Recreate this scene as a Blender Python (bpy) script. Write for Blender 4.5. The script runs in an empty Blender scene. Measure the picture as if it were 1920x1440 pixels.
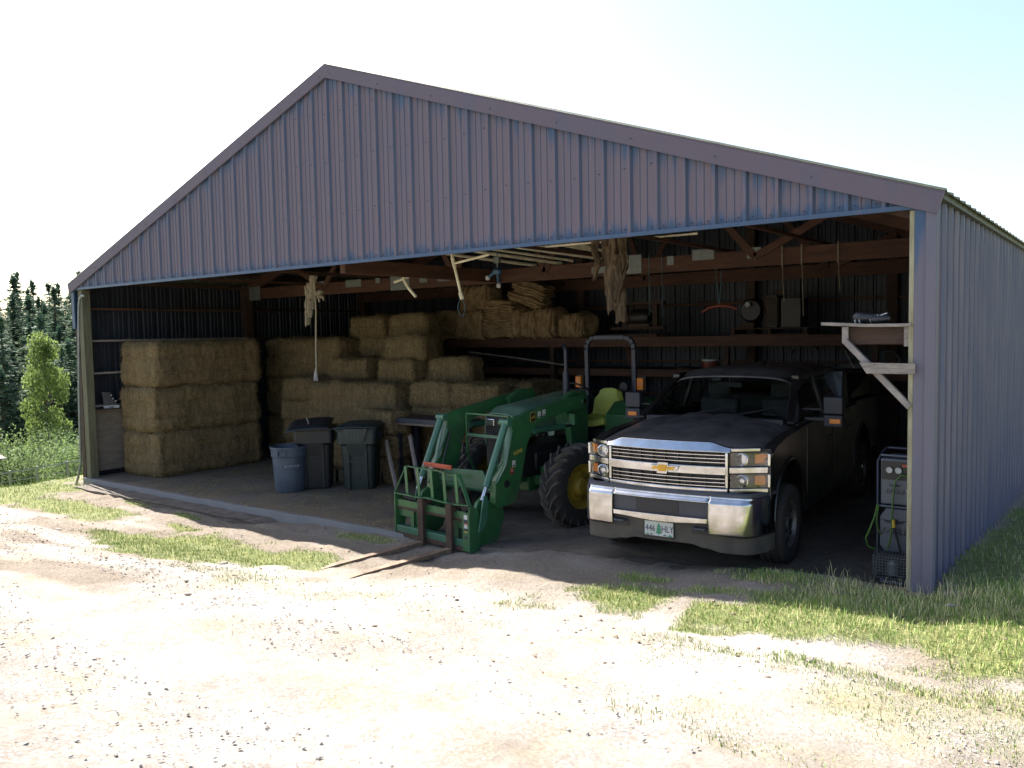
import bpy, math, random
import numpy as np
from mathutils import Vector, Matrix, noise
random.seed(7); rng = np.random.default_rng(7)
R = math.radians; PI = math.pi
S = bpy.context.scene; COL = S.collection

# ------------------------------------------------------------------ camera, world, sun
cam = bpy.data.objects.new('camera', bpy.data.cameras.new('camera')); COL.objects.link(cam); S.camera = cam
yaw, pit, rol, foc = -.6472, -.0616, -.0194, 1555.94
fw = Vector((math.sin(yaw)*math.cos(pit), math.cos(yaw)*math.cos(pit), math.sin(pit)))
rt = Vector((math.cos(yaw), -math.sin(yaw), 0)); up = rt.cross(fw)
R2 = rt*math.cos(rol)+up*math.sin(rol); U2 = -rt*math.sin(rol)+up*math.cos(rol)
mw = Matrix.Identity(4)
for i in range(3):
    mw[i][0] = R2[i]; mw[i][1] = U2[i]; mw[i][2] = -fw[i]
mw[0][3], mw[1][3], mw[2][3] = 1.3829, -7.6348, 2.5998
cam.matrix_world = mw
cam.data.sensor_width = 36; cam.data.lens = 36*foc/1920; cam.data.clip_end = 3000; cam.data.clip_start = .05

SUN = Vector((-1.0, .155, 1.0)).normalized()
sun_el = math.asin(SUN.z); sun_az = math.atan2(SUN.x, SUN.y)
w = bpy.data.worlds.new('World'); S.world = w; w.use_nodes = True
nt = w.node_tree; bg = nt.nodes['Background']; sky = nt.nodes.new('ShaderNodeTexSky')
sky.sky_type = 'NISHITA'; sky.sun_disc = False; sky.sun_elevation = sun_el; sky.sun_rotation = sun_az
sky.air_density = 1.0; sky.dust_density = 2.0; sky.ozone_density = 1.0
nt.links.new(sky.outputs[0], bg.inputs[0]); bg.inputs[1].default_value = .08
sl = bpy.data.lights.new('sun', 'SUN'); sl.energy = 5.0; sl.angle = R(.5); sl.color = (1, .95, .87)
so = bpy.data.objects.new('sun', sl); COL.objects.link(so); so.rotation_euler = (-SUN).to_track_quat('-Z', 'Y').to_euler(); so.location = (-20, 4, 22)
vs = S.view_settings; vs.view_transform = 'Standard'; vs.look = 'None'; vs.exposure = 2.0; vs.gamma = 1

# ------------------------------------------------------------------ materials
MATS = {}
OUTDOOR = ('conifer', 'conifer_light', 'leaf_light', 'leaf_bush', 'bark', 'stone', 'fence_metal', 'shed_wall', 'gravel_mat', 'clod_mat', 'blade_green', 'blade_mid', 'blade_dry', 'chrome', 'steel', 'fork_top')
def newmat(name):
    m = bpy.data.materials.new(name); m.use_nodes = True; MATS[name] = m
    return m, m.node_tree, m.node_tree.nodes['Principled BSDF']
def pm(name, c1, c2=None, scale=6, rough=.6, metal=0, bump=0, stretch=(1, 1, 1), bscale=None, contrast=(.35, .65), spec=.5, coat=0, rough2=None, dirt=0):
    m, t, b = newmat(name); L = t.links.new; N = t.nodes.new
    b.inputs['Roughness'].default_value = rough; b.inputs['Metallic'].default_value = metal
    b.inputs['Specular IOR Level'].default_value = spec
    if coat: b.inputs['Coat Weight'].default_value = coat; b.inputs['Coat Roughness'].default_value = .15
    tc = N('ShaderNodeTexCoord'); mp = N('ShaderNodeMapping'); mp.inputs['Scale'].default_value = stretch
    L(tc.outputs['Object'], mp.inputs[0])
    if c2 is None: c2 = tuple(v*.72 for v in c1)
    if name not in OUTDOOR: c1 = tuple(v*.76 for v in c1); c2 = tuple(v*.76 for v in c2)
    nz = N('ShaderNodeTexNoise'); nz.inputs['Scale'].default_value = scale; nz.inputs['Detail'].default_value = 6; nz.inputs['Roughness'].default_value = .6
    L(mp.outputs[0], nz.inputs['Vector'])
    mr = N('ShaderNodeMapRange'); mr.inputs[1].default_value = contrast[0]; mr.inputs[2].default_value = contrast[1]
    L(nz.outputs[0], mr.inputs[0])
    mx = N('ShaderNodeMix'); mx.data_type = 'RGBA'; mx.inputs[6].default_value = (*c1, 1); mx.inputs[7].default_value = (*c2, 1)
    L(mr.outputs[0], mx.inputs[0]); L(mx.outputs[2], b.inputs['Base Color'])
    if dirt:
        n3 = N('ShaderNodeTexNoise'); n3.inputs['Scale'].default_value = 4.5; n3.inputs['Detail'].default_value = 10; n3.inputs['Roughness'].default_value = .75; L(tc.outputs['Object'], n3.inputs['Vector'])
        r3 = N('ShaderNodeMapRange'); r3.inputs[1].default_value = .50; r3.inputs[2].default_value = .68; r3.inputs[4].default_value = dirt; L(n3.outputs[0], r3.inputs[0])
        x3 = N('ShaderNodeMix'); x3.data_type = 'RGBA'; x3.inputs[7].default_value = (.085, .075, .058, 1); L(mx.outputs[2], x3.inputs[6]); L(r3.outputs[0], x3.inputs[0]); L(x3.outputs[2], b.inputs['Base Color'])
    if rough2 is not None:
        m2 = N('ShaderNodeMapRange'); m2.inputs[3].default_value = rough; m2.inputs[4].default_value = rough2
        L(mr.outputs[0], m2.inputs[0]); L(m2.outputs[0], b.inputs['Roughness'])
    if bump:
        n2 = N('ShaderNodeTexNoise'); n2.inputs['Scale'].default_value = bscale or scale*4; n2.inputs['Detail'].default_value = 8; n2.inputs['Roughness'].default_value = .7
        L(mp.outputs[0], n2.inputs['Vector'])
        bp = N('ShaderNodeBump'); bp.inputs['Strength'].default_value = min(1, bump); bp.inputs['Distance'].default_value = .02*max(1, bump)
        L(n2.outputs[0], bp.inputs['Height']); L(bp.outputs[0], b.inputs['Normal'])
    return m

# chalky faded paint: uv.x = metres below the upper trim, uv.y = metres above the lower edge
def paint(name, faded, fresh, wtop=.22, wbot=.10):
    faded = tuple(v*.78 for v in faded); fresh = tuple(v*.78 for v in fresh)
    m, t, b = newmat(name); L = t.links.new; N = t.nodes.new
    uv = N('ShaderNodeUVMap'); uv.uv_map = 'edge'; sp = N('ShaderNodeSeparateXYZ'); L(uv.outputs[0], sp.inputs[0])
    tc = N('ShaderNodeTexCoord'); mp = N('ShaderNodeMapping'); mp.inputs['Scale'].default_value = (9, 9, .5); L(tc.outputs['Object'], mp.inputs[0])
    nz = N('ShaderNodeTexNoise'); nz.inputs['Scale'].default_value = 1.6; nz.inputs['Detail'].default_value = 5; L(mp.outputs[0], nz.inputs['Vector'])
    def edge(out, wdt):
        d = N('ShaderNodeMath'); d.operation = 'MULTIPLY_ADD'; L(nz.outputs[0], d.inputs[0]); d.inputs[1].default_value = wdt*3.6; d.inputs[2].default_value = -wdt*1.1
        s = N('ShaderNodeMath'); s.operation = 'SUBTRACT'; L(d.outputs[0], s.inputs[0]); L(out, s.inputs[1])
        r = N('ShaderNodeMapRange'); r.inputs[1].default_value = -wdt*.35; r.inputs[2].default_value = wdt*.5; L(s.outputs[0], r.inputs[0]); return r.outputs[0]
    e1 = edge(sp.outputs[0], wtop); e2 = edge(sp.outputs[1], wbot)
    mxm = N('ShaderNodeMath'); mxm.operation = 'MAXIMUM'; L(e1, mxm.inputs[0]); L(e2, mxm.inputs[1])
    n2 = N('ShaderNodeTexNoise'); n2.inputs['Scale'].default_value = .7; n2.inputs['Detail'].default_value = 9; n2.inputs['Roughness'].default_value = .65
    mp2 = N('ShaderNodeMapping'); mp2.inputs['Scale'].default_value = (5, 5, 1); L(tc.outputs['Object'], mp2.inputs[0]); L(mp2.outputs[0], n2.inputs['Vector'])
    r2 = N('ShaderNodeMapRange'); r2.inputs[1].default_value = .52; r2.inputs[2].default_value = .8; r2.inputs[4].default_value = .45; L(n2.outputs[0], r2.inputs[0])
    ad = N('ShaderNodeMath'); ad.operation = 'ADD'; ad.use_clamp = True; L(mxm.outputs[0], ad.inputs[0]); L(r2.outputs[0], ad.inputs[1])
    mx = N('ShaderNodeMix'); mx.data_type = 'RGBA'; mx.inputs[6].default_value = (*faded, 1); mx.inputs[7].default_value = (*fresh, 1)
    L(ad.outputs[0], mx.inputs[0]); L(mx.outputs[2], b.inputs['Base Color'])
    rr = N('ShaderNodeMapRange'); rr.inputs[3].default_value = .72; rr.inputs[4].default_value = .42; L(ad.outputs[0], rr.inputs[0]); L(rr.outputs[0], b.inputs['Roughness'])
    b.inputs['Specular IOR Level'].default_value = .35
    nb = N('ShaderNodeTexNoise'); nb.inputs['Scale'].default_value = 1.7; nb.inputs['Detail'].default_value = 3; L(tc.outputs['Object'], nb.inputs['Vector'])
    bb = N('ShaderNodeBump'); bb.inputs['Strength'].default_value = .6; bb.inputs['Distance'].default_value = .03; L(nb.outputs[0], bb.inputs['Height']); L(bb.outputs[0], b.inputs['Normal'])
    return m
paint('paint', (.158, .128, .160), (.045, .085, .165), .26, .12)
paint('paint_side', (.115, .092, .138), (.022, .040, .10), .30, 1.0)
paint('paint_trim', (.132, .108, .142), (.05, .09, .17), .02, .02)
paint('paint_jamb', (.155, .145, .19), (.045, .09, .18), .45, .5)
pm('paint_flank_lit', (.25, .225, .285), (.15, .16, .25), 1.5, .5, 0, 0, (8, 8, .6))  # lighter wall paint for near rib flanks, their brightness put into the colour
pm('paint_flank_shade', (.072, .082, .135), (.045, .064, .13), 1.5, .5, 0, 0, (8, 8, .6))  # darker, bluer wall paint for far rib flanks, rib shading put into the colour
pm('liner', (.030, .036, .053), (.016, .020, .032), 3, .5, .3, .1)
pm('roof_metal', (.10, .11, .07), (.05, .055, .04), 9, .6, .2, .2)
pm('screw', (.03, .05, .10), None, 8, .5, .4)
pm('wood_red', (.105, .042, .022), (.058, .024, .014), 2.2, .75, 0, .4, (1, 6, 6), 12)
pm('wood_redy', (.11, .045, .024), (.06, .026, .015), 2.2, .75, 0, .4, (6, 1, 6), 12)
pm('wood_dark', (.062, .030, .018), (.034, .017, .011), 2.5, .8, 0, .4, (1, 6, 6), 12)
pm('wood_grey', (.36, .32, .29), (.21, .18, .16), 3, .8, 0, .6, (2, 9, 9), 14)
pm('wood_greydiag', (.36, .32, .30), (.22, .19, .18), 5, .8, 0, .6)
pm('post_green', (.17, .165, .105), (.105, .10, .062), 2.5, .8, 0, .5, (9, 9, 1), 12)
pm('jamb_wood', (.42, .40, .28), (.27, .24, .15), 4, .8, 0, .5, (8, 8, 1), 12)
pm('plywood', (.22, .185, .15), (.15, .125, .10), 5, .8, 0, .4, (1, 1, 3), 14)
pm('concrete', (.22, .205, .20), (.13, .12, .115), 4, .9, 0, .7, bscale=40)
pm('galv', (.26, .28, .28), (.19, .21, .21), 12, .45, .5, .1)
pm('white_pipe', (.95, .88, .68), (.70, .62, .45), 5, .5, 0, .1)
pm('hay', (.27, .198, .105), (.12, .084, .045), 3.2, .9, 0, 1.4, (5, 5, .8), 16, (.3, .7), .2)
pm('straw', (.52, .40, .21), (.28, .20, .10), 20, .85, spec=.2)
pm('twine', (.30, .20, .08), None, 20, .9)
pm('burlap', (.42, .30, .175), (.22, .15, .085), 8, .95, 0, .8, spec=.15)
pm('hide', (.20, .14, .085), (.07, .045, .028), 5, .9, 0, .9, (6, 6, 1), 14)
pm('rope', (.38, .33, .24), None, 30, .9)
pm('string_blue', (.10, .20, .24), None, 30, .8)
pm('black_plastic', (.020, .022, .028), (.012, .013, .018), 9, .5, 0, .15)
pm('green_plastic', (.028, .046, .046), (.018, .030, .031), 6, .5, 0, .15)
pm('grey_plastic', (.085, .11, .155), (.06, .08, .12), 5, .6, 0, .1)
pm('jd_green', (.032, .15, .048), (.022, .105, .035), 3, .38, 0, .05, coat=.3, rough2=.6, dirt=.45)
pm('jd_hood_sheen', (.15, .25, .17), (.095, .18, .115), 3, .38, 0, .05, coat=.4, rough2=.55)  # hood green lightened, the sky's reflection put into the colour
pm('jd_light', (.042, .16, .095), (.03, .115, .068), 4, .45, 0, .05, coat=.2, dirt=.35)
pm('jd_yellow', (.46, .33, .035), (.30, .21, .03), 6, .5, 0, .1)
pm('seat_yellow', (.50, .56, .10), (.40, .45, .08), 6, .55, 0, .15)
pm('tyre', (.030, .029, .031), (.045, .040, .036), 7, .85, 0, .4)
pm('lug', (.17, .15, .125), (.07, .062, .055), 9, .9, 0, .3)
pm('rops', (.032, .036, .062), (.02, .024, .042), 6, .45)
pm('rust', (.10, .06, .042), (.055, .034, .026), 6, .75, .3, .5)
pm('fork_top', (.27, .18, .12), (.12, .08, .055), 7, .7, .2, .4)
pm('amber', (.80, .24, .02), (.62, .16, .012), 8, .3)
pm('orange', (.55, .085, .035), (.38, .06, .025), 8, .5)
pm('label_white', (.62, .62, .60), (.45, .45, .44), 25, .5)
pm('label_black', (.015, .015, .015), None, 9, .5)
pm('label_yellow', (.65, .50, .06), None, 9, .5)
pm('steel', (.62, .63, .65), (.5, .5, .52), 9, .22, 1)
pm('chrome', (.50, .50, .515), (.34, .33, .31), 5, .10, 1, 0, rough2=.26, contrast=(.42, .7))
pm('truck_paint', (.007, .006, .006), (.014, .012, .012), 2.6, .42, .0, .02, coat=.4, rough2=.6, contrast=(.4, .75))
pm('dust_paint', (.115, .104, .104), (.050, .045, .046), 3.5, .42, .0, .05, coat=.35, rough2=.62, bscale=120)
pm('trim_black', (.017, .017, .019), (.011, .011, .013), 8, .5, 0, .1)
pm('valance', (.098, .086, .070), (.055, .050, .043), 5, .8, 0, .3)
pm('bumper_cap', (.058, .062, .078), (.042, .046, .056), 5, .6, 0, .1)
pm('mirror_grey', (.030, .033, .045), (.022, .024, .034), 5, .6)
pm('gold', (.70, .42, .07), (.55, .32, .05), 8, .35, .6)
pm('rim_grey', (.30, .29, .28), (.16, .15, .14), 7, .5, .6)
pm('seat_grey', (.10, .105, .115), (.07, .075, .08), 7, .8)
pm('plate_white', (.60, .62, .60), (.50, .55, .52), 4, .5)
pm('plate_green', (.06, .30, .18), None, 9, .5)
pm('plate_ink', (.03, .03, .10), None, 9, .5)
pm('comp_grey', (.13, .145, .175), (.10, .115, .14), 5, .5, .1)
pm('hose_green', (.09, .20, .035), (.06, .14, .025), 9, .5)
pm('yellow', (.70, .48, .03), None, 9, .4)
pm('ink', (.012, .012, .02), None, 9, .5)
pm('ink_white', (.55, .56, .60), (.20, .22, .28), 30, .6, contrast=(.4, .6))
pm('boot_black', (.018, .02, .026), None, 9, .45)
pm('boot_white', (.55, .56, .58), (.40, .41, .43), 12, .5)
pm('red', (.22, .035, .018), (.15, .022, .012), 8, .5)
pm('blue_dark', (.03, .10, .20), None, 8, .5)
pm('conifer', (.092, .145, .088), (.052, .088, .058), .35, .8, spec=.2)  # green lightened and blued, distance haze put into the colour
pm('conifer_light', (.13, .18, .09), (.075, .115, .06), .35, .8, spec=.2)
pm('bark', (.10, .075, .055), (.05, .04, .03), 5, .9, 0, .5)
pm('leaf_light', (.20, .265, .075), (.115, .165, .045), 1.2, .6, spec=.3)
pm('leaf_bush', (.165, .225, .085), (.085, .13, .05), 1.5, .7, spec=.3)
pm('stone', (.30, .26, .23), (.15, .125, .11), 14, .9, 0, .5)
pm('fence_metal', (.20, .22, .18), None, 5, .6, .4)
pm('shed_wall', (.09, .075, .065), (.06, .05, .042), 3, .8)
for n_, tr_ in (('conifer', .25), ('conifer_light', .3), ('leaf_light', .5), ('leaf_bush', .45)):
    b_ = MATS[n_].node_tree.nodes['Principled BSDF']; nt_ = MATS[n_].node_tree
    tb = nt_.nodes.new('ShaderNodeBsdfTranslucent'); ms = nt_.nodes.new('ShaderNodeMixShader'); ms.inputs[0].default_value = tr_
    src = b_.inputs['Base Color'].links[0].from_socket
    nt_.links.new(src, tb.inputs[0]); nt_.links.new(b_.outputs[0], ms.inputs[1]); nt_.links.new(tb.outputs[0], ms.inputs[2])
    nt_.links.new(ms.outputs[0], nt_.nodes['Material Output'].inputs[0])
def glassmat(name, tint, rough):
    m, t, b = newmat(name)
    b.inputs['Base Color'].default_value = (*tint, 1); b.inputs['Roughness'].default_value = rough
    b.inputs['Transmission Weight'].default_value = 1.0; b.inputs['IOR'].default_value = 1.02
    b.inputs['Coat Weight'].default_value = 1.0; b.inputs['Coat Roughness'].default_value = .03
glassmat('windscreen', (.34, .39, .38), .02); glassmat('lens', (.92, .93, .95), .03)

# ------------------------------------------------------------------ mesh builder
class M:
    def __init__(s): s.v = []; s.f = []; s.m = []; s.mats = []; s.uv = None; s.T = None
    def mi(s, mat):
        if mat not in s.mats: s.mats.append(mat)
        return s.mats.index(mat)
    def add(s, vs, fs, mat):
        o = len(s.v)
        for p in vs:
            p = Vector(p)
            s.v.append(tuple(s.T @ p) if s.T is not None else tuple(p))
        k = s.mi(mat)
        for f in fs: s.f.append(tuple(i+o for i in f)); s.m.append(k)
        return s
    def box(s, lo, hi, mat, rot=None, piv=None):
        x0, y0, z0 = lo; x1, y1, z1 = hi
        vs = [Vector(p) for p in ((x0,y0,z0),(x1,y0,z0),(x1,y1,z0),(x0,y1,z0),(x0,y0,z1),(x1,y0,z1),(x1,y1,z1),(x0,y1,z1))]
        if rot is not None:
            c = Vector(piv) if piv is not None else sum(vs, Vector())/8
            vs = [c+rot@(p-c) for p in vs]
        return s.add(vs, [(0,3,2,1),(4,5,6,7),(0,1,5,4),(1,2,6,5),(2,3,7,6),(3,0,4,7)], mat)
    def bar(s, a, b, w, h, mat, upv=(0, 0, 1)):      # box beam from a to b
        a = Vector(a); b = Vector(b); d = (b-a).normalized(); u = Vector(upv)
        if abs(d.dot(u)) > .98: u = Vector((0, 1, 0))
        x = d.cross(u).normalized()*w/2; y = x.cross(d).normalized()*h/2
        vs = [a-x-y, a+x-y, a+x+y, a-x+y, b-x-y, b+x-y, b+x+y, b-x+y]
        return s.add(vs, [(0,3,2,1),(4,5,6,7),(0,1,5,4),(1,2,6,5),(2,3,7,6),(3,0,4,7)], mat)
    def tube(s, pts, r, mat, n=10, cap=True):
        pts = [Vector(p) for p in pts]; rs = r if isinstance(r, (list, tuple)) else [r]*len(pts)
        vs = []; fs = []; nx = None
        for i, p in enumerate(pts):
            d = (pts[min(i+1, len(pts)-1)]-pts[max(i-1, 0)]).normalized()
            if nx is None:
                nx = d.cross(Vector((0, 0, 1)))
                if nx.length < .05: nx = d.cross(Vector((0, 1, 0)))
            nx = (nx-d*nx.dot(d)).normalized(); ny = d.cross(nx)
            for k in range(n):
                a = 2*PI*k/n; vs.append(p+(nx*math.cos(a)+ny*math.sin(a))*rs[i])
        for i in range(len(pts)-1):
            for k in range(n):
                fs.append((i*n+k, i*n+(k+1) % n, (i+1)*n+(k+1) % n, (i+1)*n+k))
        if cap: fs.append(tuple(range(n-1, -1, -1))); fs.append(tuple((len(pts)-1)*n+k for k in range(n)))
        return s.add(vs, fs, mat)
    def prism(s, poly, t0, t1, mat, ax='x'):          # polygon in the plane across ax, from t0 to t1
        n = len(poly)
        mk = {'x': lambda a, b, t: (t, a, b), 'y': lambda a, b, t: (a, t, b), 'z': lambda a, b, t: (a, b, t)}[ax]
        vs = [mk(a, b, t0) for a, b in poly]+[mk(a, b, t1) for a, b in poly]
        fs = [tuple(range(n)), tuple(range(2*n-1, n-1, -1))]+[(i, i+n, (i+1) % n+n, (i+1) % n) for i in range(n)]
        return s.add(vs, fs, mat)
    def lathe(s, prof, mat, n=32, ax='z', c=(0, 0, 0)):   # prof = [(radius, height)]
        vs = []; fs = []
        for r, h in prof:
            for k in range(n):
                a = 2*PI*k/n; x, y = r*math.cos(a), r*math.sin(a)
                p = {'z': (x, y, h), 'x': (h, x, y), 'y': (x, h, y)}[ax]
                vs.append((p[0]+c[0], p[1]+c[1], p[2]+c[2]))
        for i in range(len(prof)-1):
            for k in range(n): fs.append((i*n+k, i*n+(k+1) % n, (i+1)*n+(k+1) % n, (i+1)*n+k))
        return s.add(vs, fs, mat)
    def grid(s, fn, nu, nv, mat):                     # fn(u, v) -> point, u,v in 0..1
        vs = [fn(i/nu, j/nv) for j in range(nv+1) for i in range(nu+1)]
        fs = [(j*(nu+1)+i, j*(nu+1)+i+1, (j+1)*(nu+1)+i+1, (j+1)*(nu+1)+i) for j in range(nv) for i in range(nu)]
        return s.add(vs, fs, mat)
    def obj(s, name, parent=None, bevel=0, smooth=0, seg=2, solid=0):
        me = bpy.data.meshes.new(name); me.from_pydata(s.v, [], s.f)
        for k in s.mats: me.materials.append(MATS[k])
        me.polygons.foreach_set('material_index', s.m)
        if s.uv:
            l = me.uv_layers.new(name='edge'); idx = np.zeros(len(me.loops), dtype=np.int32); me.loops.foreach_get('vertex_index', idx)
            l.data.foreach_set('uv', np.array(s.uv, dtype=np.float32)[idx].ravel())
        me.update()
        import bmesh
        bm = bmesh.new(); bm.from_mesh(me); bmesh.ops.recalc_face_normals(bm, faces=bm.faces); bm.to_mesh(me); bm.free()
        o = bpy.data.objects.new(name, me); COL.objects.link(o)
        if parent is not None: o.parent = parent
        if solid:
            md = o.modifiers.new('solid', 'SOLIDIFY'); md.thickness = solid; md.offset = 0
        if bevel:
            md = o.modifiers.new('bevel', 'BEVEL'); md.width = bevel; md.segments = seg; md.limit_method = 'ANGLE'; md.angle_limit = R(35)
        if smooth:
            me.polygons.foreach_set('use_smooth', [True]*len(me.polygons)); me.set_sharp_from_angle(angle=R(smooth))
        return o
def raw(name, v, f, mats, mi=None, parent=None, smooth=False):   # fast numpy mesh; f is (n,3) or (n,4)
    me = bpy.data.meshes.new(name); v = np.asarray(v, dtype=np.float32); f = np.asarray(f, dtype=np.int32); k = f.shape[1]
    me.vertices.add(len(v)); me.vertices.foreach_set('co', v.ravel())
    me.loops.add(f.size); me.loops.foreach_set('vertex_index', f.ravel())
    me.polygons.add(len(f)); me.polygons.foreach_set('loop_start', np.arange(0, f.size, k, dtype=np.int32))
    for m in mats: me.materials.append(MATS[m])
    if mi is not None: me.polygons.foreach_set('material_index', np.asarray(mi, dtype=np.int32))
    me.polygons.foreach_set('use_smooth', [smooth]*len(f)); me.update(calc_edges=True)
    o = bpy.data.objects.new(name, me); COL.objects.link(o)
    if parent is not None: o.parent = parent
    return o
def tag(o, label=None, cat=None, group=None, kind=None):
    if label: o['label'] = label
    if cat: o['category'] = cat
    if group: o['group'] = group
    if kind: o['kind'] = kind
    return o
def thing(name, label, cat, loc=(0, 0, 0), rz=0, group=None):
    o = bpy.data.objects.new(name, None); COL.objects.link(o); o.empty_display_size = .2
    o.location = loc; o.rotation_euler = (0, 0, rz); return tag(o, label, cat, group)
def dup(o, loc=None, rot=None, label=None, scale=None):
    def cp(a, par):
        c = a.copy(); COL.objects.link(c); c.parent = par
        for ch in a.children: cp(ch, c)
        return c
    c = cp(o, None)
    if loc is not None: c.location = loc
    if rot is not None: c.rotation_euler = rot
    if scale is not None: c.scale = scale
    if label: c['label'] = label
    return c
def text(name, body, size, mat, parent, loc, rot, ext=.0015, xs=1.0, shear=0, smooth=False):
    c = bpy.data.curves.new(name, 'FONT'); c.body = body; c.size = size; c.extrude = ext; c.align_x = 'CENTER'; c.align_y = 'CENTER'; c.shear = shear; c.resolution_u = 3
    tmp = bpy.data.objects.new('tmp_text', c); COL.objects.link(tmp); dg = bpy.context.evaluated_depsgraph_get(); dg.update()
    me = bpy.data.meshes.new_from_object(tmp.evaluated_get(dg)); COL.objects.unlink(tmp); bpy.data.objects.remove(tmp)
    me.materials.clear(); me.materials.append(MATS[mat]); me.name = name
    o = bpy.data.objects.new(name, me); COL.objects.link(o); o.parent = parent; o.location = loc; o.rotation_euler = rot; o.scale = (xs, 1, 1)
    return o
def nz(x, y, z=0.): return noise.noise(Vector((x, y, z)))
def sm(a, b, x):
    t = min(1, max(0, (x-a)/(b-a))); return t*t*(3-2*t)

# ------------------------------------------------------------------ terrain
def fl(x): return .03*sm(-11, -7, x)+.145*sm(-5.2, -3.2, x)
def gz(x, y):
    near = -.125+.10*sm(-9.5, -6, x)+.17*sm(-5.2, -3.6, x)+.19*sm(-3.4, -.2, x)
    z = near+.175*max(0, -y-1.7) if y > -14 else near+.175*12.3
    z -= .18*sm(-4.6, -.2, x)*sm(-.6, -3.5, y)
    if x < -15.0:
        d = -15.0-x
        z -= .24*min(d, 26)*sm(0, 3, d)
        if d > 45: z += .13*(d-45) if d < 150 else 13.6
    z += .10*sm(-.1, .8, x)*sm(-2.5, -.3, y)
    if x > 0 and y > 0: z += -.33*sm(0, 6, y)*(1-sm(2, 9, x))+.10*min(max(0, x-1.5), 30)*sm(-2, 3, y)
    if -14.6 < x < -.05 and y > 0 and y < 7.3: z = z+(fl(x)-.12-z)*sm(.0, .8 if x > -3.6 else .25, y)
    return z
GR = [(-8.3, -1.9, 2.0, .85, 1.0), (-6.7, -1.5, .9, .5, .8), (-12.6, -1.3, 2.2, .45, .8), (-15.2, -1.5, 1.8, 1.2, .9), (-14.6, -.5, 1.0, .5, .8),
      (-11.9, -.45, .5, .14, .8), (-10.2, -.62, .4, .1, .8), (-6.6, -.25, .8, .2, .7), (-1.0, -1.2, 1.15, .55, .9), (.9, -.7, 1.7, .75, 1.0), (-.3, -.9, 1.3, .5, 1.0),
      (-2.3, -1.15, .55, .35, .8), (-2.4, -.55, .3, .12, .7), (-1.0, -.15, .9, .25, .6), (.6, 1.2, .7, 2.2, 1.0), (.5, 4.5, .6, 3, 1.0), (1.6, 2, 1.4, 5, 1.0), (.5, -2.3, 1.3, .8, .36), (-1.2, -2.3, .9, .5, .22), (-5.2, -2.6, 2.8, .45, .34),
      (-9.6, -1.05, .5, .12, .8), (.2, -3.4, 1.5, .6, .25), (-3.5, -1.7, 1.2, .4, .25)]
BARE = [(-1.75, -1.45, .18, .55), (-1.45, -.95, .4, .12), (-7.25, -1.25, .4, .16), (-.3, -1.85, 1.0, .12)]
def grass(x, y):
    if -14.4 < x < -.25 and y > .05 and y < 7.2: return 0
    n = nz(x*1.7, y*1.7, 3.1)*.55+nz(x*5, y*5, 8)*.35
    a = 0
    for cx, cy, rx, ry, k in GR:
        d = math.hypot((x-cx)/rx, (y-cy)/ry)+n*.8
        a = max(a, k*(1-sm(.6, 1.15, d)))
    for cx, cy, rx, ry in BARE:
        d = math.hypot((x-cx)/rx, (y-cy)/ry)+n*.6
        a *= sm(.5, 1.2, d)
    if x < -15.2 or x > 2.6 or y < -13: a = max(a, sm(-.5, .2, n+.1)*(1 if x < -15.2 or y < -13 else sm(2.6, 3.6, x)))
    return a
def axis(a, b, st, far, k=1.22):
    c = list(np.arange(a, b+1e-6, st)); s = st
    while c[-1] < far: s *= k; c.append(c[-1]+s)
    s = st
    while c[0] > -far: s *= k; c.insert(0, c[0]-s)
    return np.array(c)
gx = axis(-16.2, 2.6, .07, 420); gy = axis(-6.6, 1.2, .06, 420)
V = []; A = []; B_ = []
for yy in gy:
    for xx in gx:
        z = gz(xx, yy)
        near_ = (-17 < xx < 4 and -9 < yy < 1.2); g_ = grass(xx, yy)
        if near_:
            wgt = 1-sm(0, .4, yy) if (-14.6 < xx < -.2) else 1
            z += (nz(xx*1.1, yy*1.1)*.045+nz(xx*4.2, yy*4.2, 5)*.022+nz(xx*13, yy*13, 9)*.008*(1-g_)+max(0, nz(xx*8, yy*8, 2))*.012)*wgt
            rut = math.sin((yy+.12*xx+.5*nz(xx*.4, 0))*3.4); z += .012*rut*sm(-2.5, -3.5, yy)
        elif not (-14.6 < xx < -.05 and 0 < yy < 7.3): z += nz(xx*.08, yy*.08)*.5*sm(0, 20, max(abs(xx+7)-14, abs(yy)-10))
        V.append((xx, yy, z)); A.append(g_)
        dk = .8*sm(-2.1, -.9, yy)+.85*sm(-5.2, -9.0, xx+.35*yy)*sm(.15, -.25, nz(xx*.5, yy*1.4, 21))+.5*sm(.1, -.3, nz(xx*.35, yy*2.1, 31))*sm(-3.0, -8, xx)+.45*sm(.6, 1.6, xx+.2*yy+1.2)
        B_.append(min(1, max(0, dk+.35*nz(xx*1.9, yy*1.9, 12))))
nx_, ny_ = len(gx), len(gy)
ii = np.arange(nx_-1); jj = np.arange(ny_-1); I, J = np.meshgrid(ii, jj); b0 = (J*nx_+I).ravel()
ground = raw('ground', V, np.stack([b0, b0+1, b0+nx_+1, b0+nx_], 1), [], smooth=True); tag(ground, kind='structure')
at = ground.data.attributes.new('grass', 'FLOAT', 'POINT'); at.data.foreach_set('value', np.array(A, dtype=np.float32))
at = ground.data.attributes.new('soil', 'FLOAT', 'POINT'); at.data.foreach_set('value', np.array(B_, dtype=np.float32))
m, t, b = newmat('ground_mat'); L = t.links.new; N = t.nodes.new
tc = N('ShaderNodeTexCoord')
def noi(scale, det=6, rg=.6, off=0):
    n = N('ShaderNodeTexNoise'); n.inputs['Scale'].default_value = scale; n.inputs['Detail'].default_value = det; n.inputs['Roughness'].default_value = rg
    L(tc.outputs['Object'], n.inputs['Vector']); return n.outputs[0]
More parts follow.
